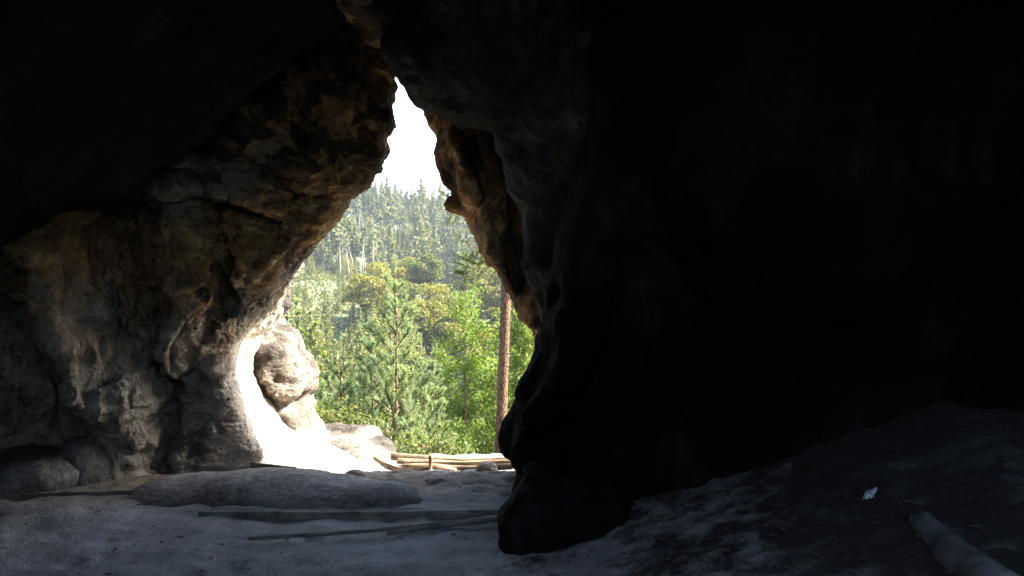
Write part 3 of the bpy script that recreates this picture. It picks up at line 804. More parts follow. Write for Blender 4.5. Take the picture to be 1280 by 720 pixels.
# crumpled tissue
c = on_floor(1088, 624)
V = []; Fs = []; n = 14
for i in range(n):
    for j in range(n):
        u, v = i / (n - 1) - .5, j / (n - 1) - .5
        q = perlin(np.array([[u * 3.1 + 5, v * 3.1, .3]]), 5)[0]; q2 = perlin(np.array([[u * 6 + 2, v * 6, 1.3]]), 6)[0]
        V.append((u * .045 + .012 * q, v * .095 + .01 * q2, .014 + .022 * q + .012 * q2))
for i in range(n - 1):
    for j in range(n - 1): Fs.append((i * n + j, (i + 1) * n + j, (i + 1) * n + j + 1, i * n + j + 1))
o = mesh_obj('paper_tissue', V, Fs, M['paper'])
sm = o.modifiers.new('thickness', 'SOLIDIFY'); sm.thickness = .0015
o.location = (c[0], c[1], c[2] + .008); o.rotation_euler = (R(14), R(-10), R(-38))
tag(o, 'crumpled white paper tissue lying on the dark earth bank', 'litter')

# boulders on the floor
def flat_sdf(X, Y, Z):
    d = ellip(X, Y, Z, (-2.0, 5.95, -.02), (.72, .42, .14))
    d = smin(d, ellip(X, Y, Z, (-1.4, 5.75, -.04), (.72, .33, .13)), .2)
    d = smin(d, ellip(X, Y, Z, (-.95, 5.55, -.03), (.38, .22, .12)), .1)
    return d
o = rock('flat_boulder', M['boulder'], ((-3.2, -.3), (5.1, 6.5), (-.3, .5)), .025, flat_sdf, (.022, 1.6, 3), 1, detail_rough(.006, 5, .004, 5, 61))
tag(o, 'long low flat grey stone lying in the sand in front of the sunlit patch', 'boulder')
def bl(name, label, c, r, sd, extra=None, mat='boulder'):
    b3 = tuple((c[i] - r[i] * 1.5 - (.35 if extra else .05), c[i] + r[i] * 1.5 + (.35 if extra else .05)) for i in range(3))
    def f(X, Y, Z):
        d = ellip(X, Y, Z, c, r)
        if extra: d = smin(d, ellip(X, Y, Z, *extra), .08)
        return d
    h = max(.008, min(r) / 9)
    o = rock(name, M[mat], b3, h, f, (min(r) * .16, .7 / min(r) * .35, 3), 1, detail_rough(min(r) * .06, 4, 0, 4, sd))
    return tag(o, label, 'boulder' if min(r) > .1 else 'stone')
c = at(30, 578, 6.0); bl('boulder', 'large low boulder at the left edge under the cave wall', (c[0] - .05, 6.05, .10), (.50, .40, .22), 63)
c = at(100, 570, 6.1); bl('boulder', 'rounded boulder between the left edge boulder and the crack in the wall', (c[0] - .02, 6.2, .12), (.22, .28, .26), 64)
c = on_floor(445, 596); bl('stone', 'small round brown stone at the edge of the sunlit patch', (c[0], c[1], c[2] + .02), (.085, .06, .045), 65, mat='pale')
c = on_floor(606, 590); bl('stone', 'pale stone at the right end of the log barrier', (-.22, 7.0, -.10), (.10, .09, .09), 66, mat='pale')

# loose bits: twigs and pebbles on the sand
rp = random.Random(5); V = []; Fs = []
def add_pebble(V, Fs, x, y, s, z):
    base = len(V); ph = rp.random() * 6
    for j, (rr, zz) in enumerate(((.55, -.1), (1, .25), (.8, .65), (.3, .85))):
        for k in range(6):
            th = k * math.pi / 3 + ph; q = 1 + .25 * math.sin(ph * 3 + k * 2.1)
            V.append((x + s * rr * q * math.cos(th), y + s * rr * .8 * q * math.sin(th), z + s * zz * .8))
    for j in range(3):
        for k in range(6): Fs.append((base + j * 6 + k, base + j * 6 + (k + 1) % 6, base + j * 6 + 6 + (k + 1) % 6, base + j * 6 + 6 + k))
    Fs.append(tuple(base + 18 + k for k in range(6)))
pp = [(rp.uniform(-3.2, .9), rp.uniform(3, 7.2)) for _ in range(240)]
pz = floor_z([p[0] for p in pp], [p[1] for p in pp])
for (x, y), z in zip(pp, pz): add_pebble(V, Fs, x, y, abs(rp.gauss(0, .006)) + .003 + (.005 if x > .8 else 0), z)
o = mesh_obj('pebbles', V, Fs, M['pebble']); tag(o, 'small pebbles and crumbs of rock scattered over the sand', 'pebbles', kind='stuff')
V = []; Fs = []
pp = [(rp.uniform(-2.8, .6), rp.uniform(3.9, 7.2)) for _ in range(40)] + [(rp.uniform(.5, 3), rp.uniform(2.6, 4.6)) for _ in range(420)]
pz = floor_z([p[0] for p in pp], [p[1] for p in pp])
for (x, y), z in zip(pp, pz):
    s = rp.uniform(.012, .035); th = rp.random() * 6.28; ct, st = math.cos(th), math.sin(th); b0 = len(V)
    for (u, v, w) in ((-1, 0, .3), (0, -.5, .05), (1, 0, .5), (0, .5, .15)):
        V.append((x + s * (u * ct - v * st), y + s * (u * st + v * ct), z + .003 + s * w * rp.uniform(.2, .8)))
    Fs.append((b0, b0 + 1, b0 + 2, b0 + 3))
o = mesh_obj('leaf_litter', V, Fs, M['leaf_litter'], smooth=False); tag(o, 'dry fallen leaves scattered on the earth bank and sand', 'leaf litter', kind='stuff')

# low barrier of peeled logs at the drop
br = empty('log_barrier', (-.62, 7.2, -.2))
tag(br, 'low barrier of peeled logs with a short stake at the edge of the drop', 'barrier')
def blog(nm, p0, p1, r0, r1, sd):
    o = log_obj(nm, p0, p1, r0, r1, M['log'], seed=sd, wob=.014, rough=.13)
    o.parent = br; o.matrix_parent_inverse = Matrix.Translation(-Vector(br.location)); return o
blog('log', at(490, 572, 7.5), at(640, 575, 7.25), .034, .028, 1)
blog('log', at(498, 577, 7.4), at(640, 579, 7.2), .028, .03, 2)
blog('log', at(540, 583, 7.2), at(640, 585, 7.1), .03, .026, 3)
blog('log', at(468, 573, 7.35), at(512, 592, 6.95), .024, .026, 4)
blog('log', at(505, 584, 7.25), at(568, 588, 7.1), .03, .032, 5)
x, y, z = at(535, 570, 7.12)
blog('stake', (x, y, z - .32), (x + .01, y, z + .0), .018, .016, 6)

# ------------------------------------------------------------------ VEGETATION builders (unit meshes)
def quads_from(C, U, W):
    """leaf blades: centre C, half axes U and W (N,3) -> diamond quads"""
    V = np.stack([C - U, C - W, C + U, C + W], 1).reshape(-1, 3)
    return V, np.arange(len(V)).reshape(-1, 4)
def rand_dir(n, r=rng):
    v = r.normal(size=(n, 3)); return v / np.linalg.norm(v, axis=1, keepdims=True)
def perp(D, r=rng):
    v = np.cross(D, rand_dir(len(D), r)); return v / (np.linalg.norm(v, axis=1, keepdims=True) + 1e-9)

def merge(parts):
    V = []; Fs = []; n = 0
    for v, f in parts:
        V.append(np.asarray(v, float)); Fs.append(np.asarray(f) + n); n += len(v)
    return np.concatenate(V), np.concatenate(Fs)
def tube_np(pts, rads, n=6):
    V, Fs = tube(pts, rads, n, 0, 0, False)
    return np.array(V), np.array(Fs)

def conifer_mesh(h, bare, width, seed, nwh=16, per=7, leaf=.35, narrow=1.0, clump=10):
    """tall conifer: trunk and tiers of drooping sprays; light passes between the tiers"""
    r = np.random.default_rng(seed)
    pts = [(.02 * h * math.sin(i * .7 + seed) * .2, 0, h * i / 8) for i in range(9)]
    trunk = tube_np(pts, [h * .012 * (1 - .9 * i / 8) + .015 for i in range(9)], 6)
    C = []; U = []; W = []
    for k in range(nwh):
        t = k / (nwh - 1); z = h * (bare + (1 - bare) * t) - .01 * h
        rad = width * (1 - t) ** .8 * narrow * r.uniform(.6, 1.15) + .04 * h * .3
        m = max(3, int(per * (1 - .5 * t)))
        for a in r.uniform(0, 6.28, m):
            L = rad * r.uniform(.55, 1.1); q = max(2, int(clump * (L / width) + 2))
            s = r.uniform(.15, 1, q)
            droop = -.25 * s * L + .12 * L * s * s
            p = np.stack([np.cos(a) * s * L, np.sin(a) * s * L, z + droop + r.normal(0, .03 * h * .3, q)], 1) + r.normal(0, .12 * leaf, (q, 3))
            out = np.tile([math.cos(a), math.sin(a), -.25], (q, 1)) + r.normal(0, .35, (q, 3))
            sd = perp(out, r); lf = leaf * r.uniform(.6, 1.3, (q, 1))
            C.append(p); U.append(out * lf * .8); W.append(sd * lf * .42)
    crown = quads_from(np.concatenate(C), np.concatenate(U), np.concatenate(W))
    return trunk, crown

def broad_mesh(h, width, bare, seed, nl=3200, leaf=.3, nclump=16):
    r = np.random.default_rng(seed)
    cz = h * (bare + (1 - bare) * .5); rz = h * (1 - bare) * .5
    parts = [tube_np([(0, 0, 0), (.1, 0, h * .3), (.05, .1, h * .6), (0, 0, h * .85)], [h * .022, h * .017, h * .01, h * .004], 7)]
    C = []; U = []; W = []
    for k in range(nclump):
        d = rand_dir(1, r)[0]; q = r.uniform(.35, .95)
        c = np.array([d[0] * width * q * .8, d[1] * width * q * .8, cz + d[2] * rz * q * .85])
        rad = r.uniform(.28, .5) * width
        parts.append(tube_np([(0, 0, h * r.uniform(.25, .6)), tuple(c * .6 + np.array([0, 0, cz * .38])), tuple(c)], [h * .009, h * .006, .01], 5))
        n = int(nl / nclump * r.uniform(.7, 1.3))
        dd = rand_dir(n, r); dd[:, 2] = np.abs(dd[:, 2]) * .9 - .25
        p = c + dd * rad * r.uniform(.55, 1.05, (n, 1)) ** .6
        lf = leaf * r.uniform(.5, 1.2, (n, 1))
        ax = dd * .6 + rand_dir(n, r) * .8; u = perp(ax, r); w = np.cross(ax, u); w /= np.linalg.norm(w, axis=1, keepdims=True) + 1e-9
        C.append(p); U.append(u * lf * .55); W.append(w * lf * .4)
    return merge(parts), quads_from(np.concatenate(C), np.concatenate(U), np.concatenate(W))

def needles(P, D, n, L, wd, r, spread=.75):
    """needle blades round shoot points P pointing along D"""
    P = np.repeat(P, n, 0); D = np.repeat(D, n, 0)
    d = D + spread * perp(D, r) * r.uniform(.4, 1.2, (len(D), 1)); d /= np.linalg.norm(d, axis=1, keepdims=True)
    l = L * r.uniform(.7, 1.2, (len(D), 1)); s = perp(d, r) * wd
    base = P; tip = P + d * l
    V = np.stack([base - s * .5, base + s * .5, tip + s * .2, tip - s * .2], 1).reshape(-1, 3)
    return V, np.arange(len(V)).reshape(-1, 4)

def young_pine(h, width, seed, whorls=11, bare=.05, L=.08, wd=.0105, lean=0):
    r = np.random.default_rng(seed)
    wood = [tube_np([(lean * t * t, .03 * math.sin(t * 5 + seed), h * t) for t in np.linspace(0, 1, 12)], [.042 * h / 4 * (1 - t) + .007 for t in np.linspace(0, 1, 12)], 8)]
    Ps = []; Ds = []
    def shoot(p0, d0, ln, up, rad):
        m = max(3, int(ln / .045)); pts = []; p = np.array(p0, float); d = np.array(d0, float)
        for i in range(m + 1):
            pts.append(p.copy()); d = d + np.array([0, 0, up / m]) + r.normal(0, .05, 3); d /= np.linalg.norm(d); p = p + d * ln / m
        pts = np.array(pts); wood.append(tube_np([tuple(q) for q in pts[::max(1, m // 4)]] if m > 5 else [tuple(q) for q in pts], np.linspace(rad, .003, len(pts[::max(1, m // 4)]) if m > 5 else len(pts)).tolist(), 4))
        dirs = np.gradient(pts, axis=0); dirs /= np.linalg.norm(dirs, axis=1, keepdims=True) + 1e-9
        return pts, dirs
    for k in range(whorls):
        t = bare + (1 - bare) * (k / whorls) ** .92
        z = h * t; x0 = lean * t * t
        ln = width * (1.02 - t) ** .75 * r.uniform(.85, 1.1) + .08
        nb = r.integers(4, 7); a0 = r.uniform(0, 6.28)
        for j in range(nb):
            a = a0 + 6.283 * j / nb + r.normal(0, .2); el = .25 + .75 * t + r.normal(0, .1)
            l2 = ln * r.uniform(.7, 1.1)
            pts, dirs = shoot((x0, 0, z + r.normal(0, .03)), (math.cos(a), math.sin(a), el), l2, .35, .012 * h / 4 + .003)
            s0 = len(pts) // 3 if t < .6 else 1
            Ps.append(pts[s0:]); Ds.append(dirs[s0:])
            ns = int(l2 / .085)
            for q in range(ns):
                i = int(len(pts) * (.3 + .65 * (q + .5) / max(1, ns))); i = min(i, len(pts) - 1)
                sd = dirs[i] + perp(dirs[i:i + 1], r)[0] * r.uniform(.6, 1.0); sd[2] += .25; sd /= np.linalg.norm(sd)
                sp, sdir = shoot(pts[i], sd, l2 * r.uniform(.22, .42) * (1.15 - .6 * i / len(pts)), .5, .005)
                Ps.append(sp); Ds.append(sdir)
    pts, dirs = shoot((lean, 0, h - .02), (0, 0, 1), .32, .1, .008); Ps.append(pts); Ds.append(dirs)
    P = np.concatenate(Ps); D = np.concatenate(Ds)
    return merge(wood), needles(P, D, 14, L, wd, r)

def leafy_tree(h, width, seed, bare=.1, nb=60, leaf=.032, per=9, spread_top=.25):
    """slim young broadleaf: ascending branches with loose leaves"""
    r = np.random.default_rng(seed)
    wood = [tube_np([(.06 * math.sin(t * 4 + seed), .05 * math.sin(t * 3), h * t) for t in np.linspace(0, 1, 10)], [.035 * h / 5 * (1 - t) + .004 for t in np.linspace(0, 1, 10)], 7)]
    C = []
    for k in range(nb):
        t = bare + (1 - bare) * (k + r.random()) / nb; z = h * t
        prof = width * (spread_top + (1 - spread_top) * math.sin(math.pi * min(1, (1 - t) * .9 + .1)) ** .8) * r.uniform(.5, 1.15)
        a = r.uniform(0, 6.28); el = r.uniform(.1, .8)
        m = max(4, int(prof / .06)); d = np.array([math.cos(a), math.sin(a), el]); d /= np.linalg.norm(d)
        p = np.array([.06 * math.sin(t * 4 + seed), .05 * math.sin(t * 3), z]); pts = [p.copy()]
        for i in range(m):
            d = d + r.normal(0, .12, 3) + np.array([0, 0, -.03]); d /= np.linalg.norm(d); p = p + d * prof / m; pts.append(p.copy())
        pts = np.array(pts); wood.append(tube_np([tuple(q) for q in pts[::2]], np.linspace(.008, .002, len(pts[::2])).tolist(), 4))
        q = np.repeat(pts[1:], per, 0); q = q + r.normal(0, .055, q.shape) * (1 + .6 * r.random((len(q), 1)))
        C.append(q)
    C = np.concatenate(C); n = len(C)
    ax = rand_dir(n, r) + np.array([0, 0, .7]); u = perp(ax, r); w = np.cross(ax, u); w /= np.linalg.norm(w, axis=1, keepdims=True)
    lf = leaf * r.uniform(.6, 1.25, (n, 1))
    return merge(wood), quads_from(C, u * lf, w * lf * .72)

def make_tree(name, tm, cm, bark, leafm, label, cat, group=None, crown='crown'):
    root = empty(name, (0, 0, 0)); tag(root, label, cat, group)
    mesh_obj('trunk', tm[0], tm[1], bark, root)
    mesh_obj(crown, cm[0], cm[1], leafm, root, smooth=False)
    return root
def copy_tree(o, label=None):
    c = o.copy(); COL.objects.link(c)
    for ch in o.children:
        d = ch.copy(); COL.objects.link(d); d.parent = c
    if label: c['label'] = label
    return c
def put(o, x, y, z, rz, s=1, sz=None):
    o.location = (x, y, z); o.rotation_euler = (0, 0, rz); o.scale = (s, s, sz or s)

# ---- near trees
def near_pine(px, topy, Y, width, seed, label, lean=0, zb=None):
    x, y, zt = at(px, topy, Y); zb = zb if zb is not None else tz(x, y) - .1
    h = zt - zb - .3
    tm, cm = young_pine(h, width, seed, whorls=max(7, int(h * 2.6)), lean=lean)
    o = make_tree('young_pine', tm, cm, M['young_bark'], M['needle_near'], label, 'pine tree', 'young pines on the slope outside')
    o.location = (x, y, zb); o.rotation_euler = (0, 0, seed * 1.3)
near_pine(494, 322, 14.2, 1.5, 1, 'tallest young pine in the middle of the view, slim top standing above the others')
near_pine(465, 398, 15.2, 1.25, 2, 'young pine just left of the tallest young pine')
near_pine(425, 425, 14.5, 1.2, 3, 'leftmost bushy young pine, rising above the rock ledge')
near_pine(526, 420, 15.0, 1.2, 4, 'young pine just right of the tallest young pine')
near_pine(512, 492, 12.5, .8, 5, 'short young pine low in front, behind the log barrier')
near_pine(405, 470, 17, 1.2, 6, 'small young pine half hidden beside the pale outcrop')
near_pine(388, 440, 16.0, 1.3, 13, 'young pine tightly beside the pale outcrop, left of the bushy one')
near_pine(545, 455, 15.5, .9, 14, 'young pine between the tallest young pine and the bright birch')
near_pine(448, 455, 17.5, 1.3, 12, 'young pine further back, seen between the two left pines')

def near_leafy(px, topy, Y, width, seed, label, name='birch_tree', mat='birch', leaf=.034, nb=75, grp='leafy young trees by the tall trunk', cat='birch tree'):
    x, y, zt = at(px, topy, Y); zb = tz(x, y) - .1
    tm, cm = leafy_tree(zt - zb, width, seed, nb=nb, leaf=leaf)
    o = make_tree(name, tm, cm, M['young_bark'], M[mat], label, cat, grp)
    o.location = (x, y, zb)
near_leafy(583, 372, 18.5, 1.1, 1, 'bright green leafy young birch between the pines and the tall bare trunk', nb=90)
near_leafy(560, 440, 19.5, .8, 2, 'smaller birch behind and left of the bright green birch')
near_leafy(655, 385, 19.0, 1.5, 3, 'light green leafy tree right of the tall bare trunk', nb=110, leaf=.04)
near_leafy(608, 450, 21, 1.1, 4, 'leafy birch just behind the tall bare trunk')
near_leafy(690, 420, 21, 1.2, 5, 'leafy tree half hidden behind the black right wall', nb=90)
def shrub(px, topy, Y, w, seed, label, mat='bush'):
    x, y, zt = at(px, topy, Y); zb = tz(x, y) - .1
    tm, cm = leafy_tree(max(.5, zt - zb), w, seed, bare=.02, nb=70, leaf=.028, per=10, spread_top=.6)
    o = make_tree('shrub', tm, cm, M['young_bark'], M[mat], label, 'shrub', 'shrubs along the edge of the drop', 'foliage')
    o.location = (x, y, zb)
shrub(540, 556, 11.5, .7, 1, 'low green shrub behind the log barrier')
shrub(455, 538, 13.0, .8, 4, 'shrub behind the rock ledge, under the left pines')
shrub(410, 515, 12.0, .6, 6, 'shrub beside the pale outcrop, left of the ledge')

# ---- tall pine with bare trunk
x, y, _ = at(622, 560, 13.0); zb = tz(x, y) - .2
tp = empty('pine_tree', (x, y, zb)); tag(tp, 'tall pine with a straight bare reddish trunk beside the right edge of the opening', 'pine tree')
xt, _, zt = at(629.5, 360, 13.0)
sl = (xt - x) / (zt - (EYE - 200 / F * 13))
H = 13.5; r = np.random.default_rng(3)
trunk = tube_np([(sl * (z + zb + .93) * 1.0 if False else sl * (z - .9), .02 * math.sin(z), z) for z in np.linspace(0, H, 28)], [.104 * (1 - .62 * z / H) for z in np.linspace(0, H, 28)], 14)
mesh_obj('trunk', trunk[0], trunk[1], M['pine_bark'], tp)
wood = []; Ps = []; Ds = []
def pine_branch(z0, a, ln, el, dens=8):
    p = np.array([sl * (z0 - .9), 0, z0]); d = np.array([math.cos(a), math.sin(a), el]); d /= np.linalg.norm(d); pts = [p.copy()]
    m = int(ln / .12)
    for i in range(m):
        d = d + r.normal(0, .1, 3) + np.array([0, 0, -.02]); d /= np.linalg.norm(d); p = p + d * ln / m; pts.append(p.copy())
    pts = np.array(pts); wood.append(tube_np([tuple(q) for q in pts], np.linspace(.022, .005, len(pts)).tolist(), 5))
    for i in range(m // 3, m + 1):
        for _ in range(3):
            sd = perp(d[None], r)[0] * .9 + d * .6; sd[2] += .2; sd /= np.linalg.norm(sd); L2 = r.uniform(.15, .4)
            q = pts[i] + sd * np.linspace(.2, 1, 7)[:, None] * L2
            wood.append(tube_np([tuple(pts[i]), tuple(q[-1])], [.005, .002], 4))
            Ps.append(q); Ds.append(np.tile(sd, (7, 1)))
zl = lambda py: EYE - (py - 360) / F * 13 - zb
pine_branch(zl(318), math.pi * .98, .75, -.25); pine_branch(zl(300), math.pi * 1.1, .6, -.35); pine_branch(zl(330), math.pi * .9, .55, -.1)
pine_branch(zl(232), math.pi * 1.02, .95, -.35); pine_branch(zl(345), -.4, .7, .0)
for k in range(26): pine_branch(zl(120) + k * .32, r.uniform(0, 6.28), r.uniform(.8, 2.0), r.uniform(-.1, .5))
w_ = merge(wood); mesh_obj('branches', w_[0], w_[1], M['young_bark'], tp)
nd = needles(np.concatenate(Ps), np.concatenate(Ds), 9, .075, .008, r)
mesh_obj('crown', nd[0], nd[1], M['needle_tall'], tp, smooth=False)

# ---- middle distance
rn = random.Random(11)
conA = [conifer_mesh(13, .12, 2.2, s, 26, 11, .2, clump=26) for s in (1, 2, 3)]
protoA = []
for i, (tm, cm) in enumerate(conA):
    lab = ['dense green conifer on the slope behind the young pines', 'slim green conifer on the slope behind the young pines', 'wide branched green conifer on the slope behind the young pines'][i]
    o = make_tree('conifer_tree', tm, cm, M['grey_bark'], M['mid_con'], lab, 'conifer', 'conifers on the near valley slope'); protoA.append(o)
used = set()
spots = []
for k in range(70):
    Y = rn.uniform(42, 125); px = rn.uniform(330, 500 if Y > 60 else 470)
    spots.append((px, Y))
for k in range(14): spots.append((rn.uniform(560, 690), rn.uniform(45, 110)))
for k in range(60): spots.append((rn.uniform(345, 480), rn.uniform(125, 270)))
for k, (px, Y) in enumerate(spots):
    x = (px - 640) / F * Y; i = k % 3
    big = .55 if Y > 130 else 1
    o = protoA[i] if i not in used else copy_tree(protoA[i]); used.add(i)
    s = rn.uniform(.65, 1.1) * big
    put(o, x, Y, tz(x, Y) - .3, rn.uniform(0, 6), s, s * rn.uniform(.9, 1.2))
brd = [broad_mesh(11, 4.2, .12, s, 5200, .42) for s in (1, 2, 3, 4)]
protoB = []
for i, (tm, cm) in enumerate(brd):
    lab = ['round yellow green broadleaf tree on the middle spur', 'spreading green broadleaf tree on the middle spur', 'tall domed broadleaf tree on the middle spur', 'loose crowned broadleaf tree turning yellow on the middle spur'][i]
    protoB.append(make_tree('broadleaf_tree', tm, cm, M['grey_bark'], M['decid'], lab, 'broadleaf tree', 'broadleaf trees on the middle spur'))
used = set(); k = 0
for Y in (110, 128, 146, 163, 180, 198, 215):
    for j in range(11):
        px = rn.uniform(455, 720); x = (px - 640) / F * Y
        if Y > 190 and px < 490: continue
        i = k % 4; k += 1
        o = protoB[i] if i not in used else copy_tree(protoB[i]); used.add(i)
        s = rn.uniform(.75, 1.2); yy = Y + rn.uniform(-8, 8)
        put(o, x, yy, tz(x, yy) - .4, rn.uniform(0, 6), s, s * rn.uniform(.85, 1.15))

# undergrowth and saplings between the trees of the valley
ru = np.random.default_rng(77); n = 7500
uy = ru.uniform(28, 330, n); ux = (ru.uniform(320, 720, n) - 640) / F * uy; uz = terrain_z(ux, uy)
hgt = ru.uniform(.5, 2.6, n) * (.6 + uy / 500)
q = 16; C = np.repeat(np.stack([ux, uy, uz], 1), q, 0); hh = np.repeat(hgt, q)
tt = ru.random(n * q); C = C + np.stack([ru.normal(0, .32, n * q) * hh * (1.1 - tt), ru.normal(0, .32, n * q) * hh * (1.1 - tt), tt * hh], 1)
ax = rand_dir(n * q, ru) + np.array([0, 0, .6]); u = perp(ax, ru); w_ = np.cross(ax, u); w_ /= np.linalg.norm(w_, axis=1, keepdims=True)
lf = (.16 * hh * ru.uniform(.6, 1.3, n * q))[:, None]
V, Fq = quads_from(C, u * lf, w_ * lf * .7)
o = mesh_obj('undergrowth', V, Fq, M['decid_low'], smooth=False); tag(o, 'bushy undergrowth and saplings between the valley trees', 'undergrowth', kind='stuff')

# ---- far hillside
protoC = []
for s in range(5):
    tm, cm = conifer_mesh(20, [.3, .42, .2, .5, .35][s], [3.0, 2.6, 3.4, 2.4, 2.8][s], 20 + s, 18, 8, .55, clump=17)
    V, Fq = merge([tm, cm]); mi = np.concatenate([np.zeros(len(tm[1]), int), np.ones(len(cm[1]), int)])
    o = mesh_obj('hill_conifer', V, Fq, None, smooth=False, mats=[M['grey_bark'], M['far_con']], midx=mi)
    tag(o, ['tall conifer in the far hillside wood', 'bare stemmed conifer in the far hillside wood', 'broad conifer in the far hillside wood', 'thin topped conifer in the far hillside wood', 'pointed conifer in the far hillside wood'][s], 'conifer', 'conifers covering the far hillside'); protoC.append(o)
for k in range(34):
    Y = rn.uniform(62, 112); px = rn.uniform(385, 500); x = (px - 640) / F * Y
    o = copy_tree(protoB[k % 4]); s = rn.uniform(.4, .75); put(o, x, Y, tz(x, Y) - .4, rn.uniform(0, 6), s, s * rn.uniform(.9, 1.3))
    o['label'] = ['small round broadleaf tree in the hollow behind the young pines', 'small green broadleaf tree in the hollow behind the young pines', 'small domed broadleaf tree in the hollow behind the young pines', 'small yellowing broadleaf tree in the hollow behind the young pines'][k % 4]
    o['group'] = 'broadleaf trees in the hollow'
used = set(); cand = []
for k in range(2000):
    Y = rn.uniform(285, 540); px = rn.uniform(350, 640)
    cand.append((px, Y))
far_sp = []; mass = []
def ok_far(px, Y, lst, dm=4.2):
    x = (px - 640) / F * Y
    return all((x - a) ** 2 + (Y - b_) ** 2 > dm * dm for a, b_ in lst)
pos = []
for px, Y in cand:
    x = (px - 640) / F * Y
    # an open strip of felled ground on the left of the hill's foot
    py_g = 360 - (tz(x, Y) - EYE) * F / Y
    if abs(px - (455 + (py_g - 300) * .3)) < 28 and 286 < py_g < 360 and rn.random() < .85: continue
    if ok_far(px, Y, pos): pos.append((x, Y))
pos.sort(key=lambda p: p[1])
print('far trees', len(pos))
for k, (x, Y) in enumerate(pos[:295]):
    i = rn.randrange(5)
    o = protoC[i] if i not in used else protoC[i].copy()
    if i in used: COL.objects.link(o)
    used.add(i); s = rn.uniform(.55, 1.1) if rn.random() < .7 else rn.uniform(1.1, 1.5); put(o, x, Y, tz(x, Y) - .4, rn.uniform(0, 6), s * rn.uniform(.95, 1.25), s)
extra = []
for k in range(900):
    Y = rn.uniform(70, 520) if k % 2 else rn.uniform(260, 520); px = rn.choice([rn.uniform(60, 352), rn.uniform(640, 800)]); x = (px - 640) / F * Y
    if all((x - a) ** 2 + (Y - b_) ** 2 > 16 for a, b_ in extra): extra.append((x, Y))
pos += extra
if pos[295:]:
    Vs = []; Fs2 = []; Ms = []; n0 = 0
    for x, Y in pos[295:]:
        me = protoC[rn.randrange(5)].data
        v = np.empty(len(me.vertices) * 3, np.float32); me.vertices.foreach_get('co', v); v = v.reshape(-1, 3)
        f = np.empty(len(me.loops), np.int32); me.loops.foreach_get('vertex_index', f); f = f.reshape(-1, 4)
        mi = np.empty(len(me.polygons), np.int32); me.polygons.foreach_get('material_index', mi)
        a = rn.uniform(0, 6); s = rn.uniform(.6, 1.15)
        w = np.stack([v[:, 0] * math.cos(a) - v[:, 1] * math.sin(a), v[:, 0] * math.sin(a) + v[:, 1] * math.cos(a), v[:, 2]], 1) * s + np.array([x, Y, tz(x, Y) - .4])
        Vs.append(w); Fs2.append(f + n0); Ms.append(mi); n0 += len(w)
    o = mesh_obj('far_wood', np.concatenate(Vs), np.concatenate(Fs2), None, smooth=False, mats=[M['grey_bark'], M['far_con']], midx=np.concatenate(Ms))
    tag(o, 'dense wood carrying on over the hillside beyond the trees that can be told apart', 'wood', kind='stuff')
for k in range(46):
    Y = rn.uniform(270, 440); px = rn.uniform(360, 620); x = (px - 640) / F * Y
    o = copy_tree(protoB[k % 4]); s = rn.uniform(.55, 1.1) if rn.random() < .7 else rn.uniform(1.1, 1.5); put(o, x, Y, tz(x, Y) - .4, rn.uniform(0, 6), s, s * rn.uniform(.9, 1.3))
    o['label'] = ['round broadleaf tree among the conifers of the far hillside', 'spreading broadleaf tree among the conifers of the far hillside', 'domed broadleaf tree among the conifers of the far hillside', 'yellowing broadleaf tree among the conifers of the far hillside'][k % 4]
    o['group'] = 'broadleaf trees on the far hillside'
# dead standing trunks
deadm = []
for s in range(3):
    r2 = np.random.default_rng(40 + s); ps = [tube_np([(0, 0, 0), (.15 * s, 0, 8), (.2, .1, 16)], [.22, .16, .04], 6)]
    for q in range(14):
        z = r2.uniform(5, 15.5); a = r2.uniform(0, 6.28); L = r2.uniform(.4, 1.6)
        ps.append(tube_np([(.1, 0, z), (.1 + math.cos(a) * L, math.sin(a) * L, z - .2 * L)], [.05, .02], 4))
    deadm.append(merge(ps))
protoD = []
for i, (v, f) in enumerate(deadm):
    o = mesh_obj('dead_tree', v, f, M['dead'])
    tag(o, ['bare pale dead trunk standing on the far hillside', 'leaning bare dead trunk on the far hillside', 'bare dead tree with stubs of branches on the far hillside'][i], 'dead tree', 'dead trunks on the far hillside'); protoD.append(o)
for k in range(46):
    i = k % 3; o = protoD[i] if k < 3 else protoD[i].copy()
    if k >= 3: COL.objects.link(o)
    Y = rn.uniform(250, 400); px = rn.uniform(415, 600) if k % 2 else rn.uniform(420, 480); x = (px - 640) / F * Y
    put(o, x, Y, tz(x, Y) - .3, rn.uniform(0, 6), rn.uniform(.7, 1.2)); o.rotation_euler = (rn.gauss(0, .05), rn.gauss(0, .05) + (.3 if k % 17 == 5 else 0), rn.uniform(0, 6))

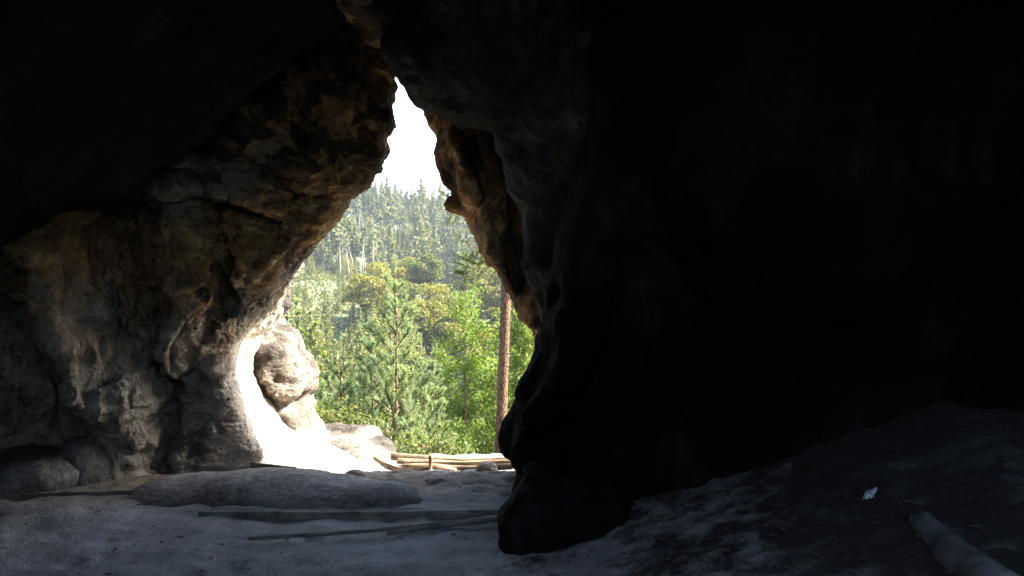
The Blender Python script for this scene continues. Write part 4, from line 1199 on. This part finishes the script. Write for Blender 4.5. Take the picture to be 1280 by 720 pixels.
# ------------------------------------------------------------------ air
hz = mesh_obj('haze', [(x, y, z) for x in (-1700, 1700) for y in (-1700, 1700) for z in (-75, 110)],
              [(0, 1, 3, 2), (4, 6, 7, 5), (0, 4, 5, 1), (2, 3, 7, 6), (0, 2, 6, 4), (1, 5, 7, 3)], None, smooth=False, mats=[])
hm, nt, out = new_mat('haze_air'); pv = nt.nodes.new('ShaderNodeVolumePrincipled')
pv.inputs['Color'].default_value = (.82, .9, 1, 1); pv.inputs['Density'].default_value = .00014; pv.inputs['Anisotropy'].default_value = .25
nt.links.new(pv.outputs[0], out.inputs['Volume']); hz.data.materials.clear(); hz.data.materials.append(hm)
tag(hz, 'pale bluish haze in the air of the valley', 'haze', kind='stuff')

# ------------------------------------------------------------------ light, camera
SUN_AZ, SUN_EL = R(80), R(42)
w = bpy.data.worlds.new('World'); SC.world = w; w.use_nodes = True
nt = w.node_tree; bg = nt.nodes['Background']
sky = nt.nodes.new('ShaderNodeTexSky'); sky.sky_type = 'NISHITA'; sky.sun_disc = False
sky.sun_elevation = SUN_EL; sky.sun_rotation = SUN_AZ; sky.dust_density = 2.0; sky.air_density = 1.0
nt.links.new(sky.outputs[0], bg.inputs[0]); bg.inputs[1].default_value = .15
sl_ = bpy.data.lights.new('sun', 'SUN'); sl_.energy = 4.6; sl_.angle = R(.5); sl_.color = (1, .95, .86)
so = bpy.data.objects.new('sun', sl_); COL.objects.link(so)
sd = Vector((math.sin(SUN_AZ) * math.cos(SUN_EL), math.cos(SUN_AZ) * math.cos(SUN_EL), math.sin(SUN_EL)))
so.rotation_euler = sd.to_track_quat('Z', 'Y').to_euler()
cam = bpy.data.cameras.new('camera'); cam.sensor_width = 36; cam.lens = 36 * F / 1280; cam.clip_end = 6000; cam.clip_start = .05
co = bpy.data.objects.new('camera', cam); COL.objects.link(co); co.location = (0, 0, EYE); co.rotation_euler = (R(90), 0, 0)
SC.camera = co
SC.view_settings.view_transform = 'Standard'; SC.view_settings.look = 'None'; SC.view_settings.gamma = 1
SC.view_settings.exposure = 3.15
SC.render.engine = 'CYCLES'
cy = SC.cycles
cy.max_bounces = 8; cy.diffuse_bounces = 5; cy.glossy_bounces = 2; cy.transmission_bounces = 4; cy.volume_bounces = 1; cy.transparent_max_bounces = 4
cy.use_denoising = True; cy.sample_clamp_indirect = 6
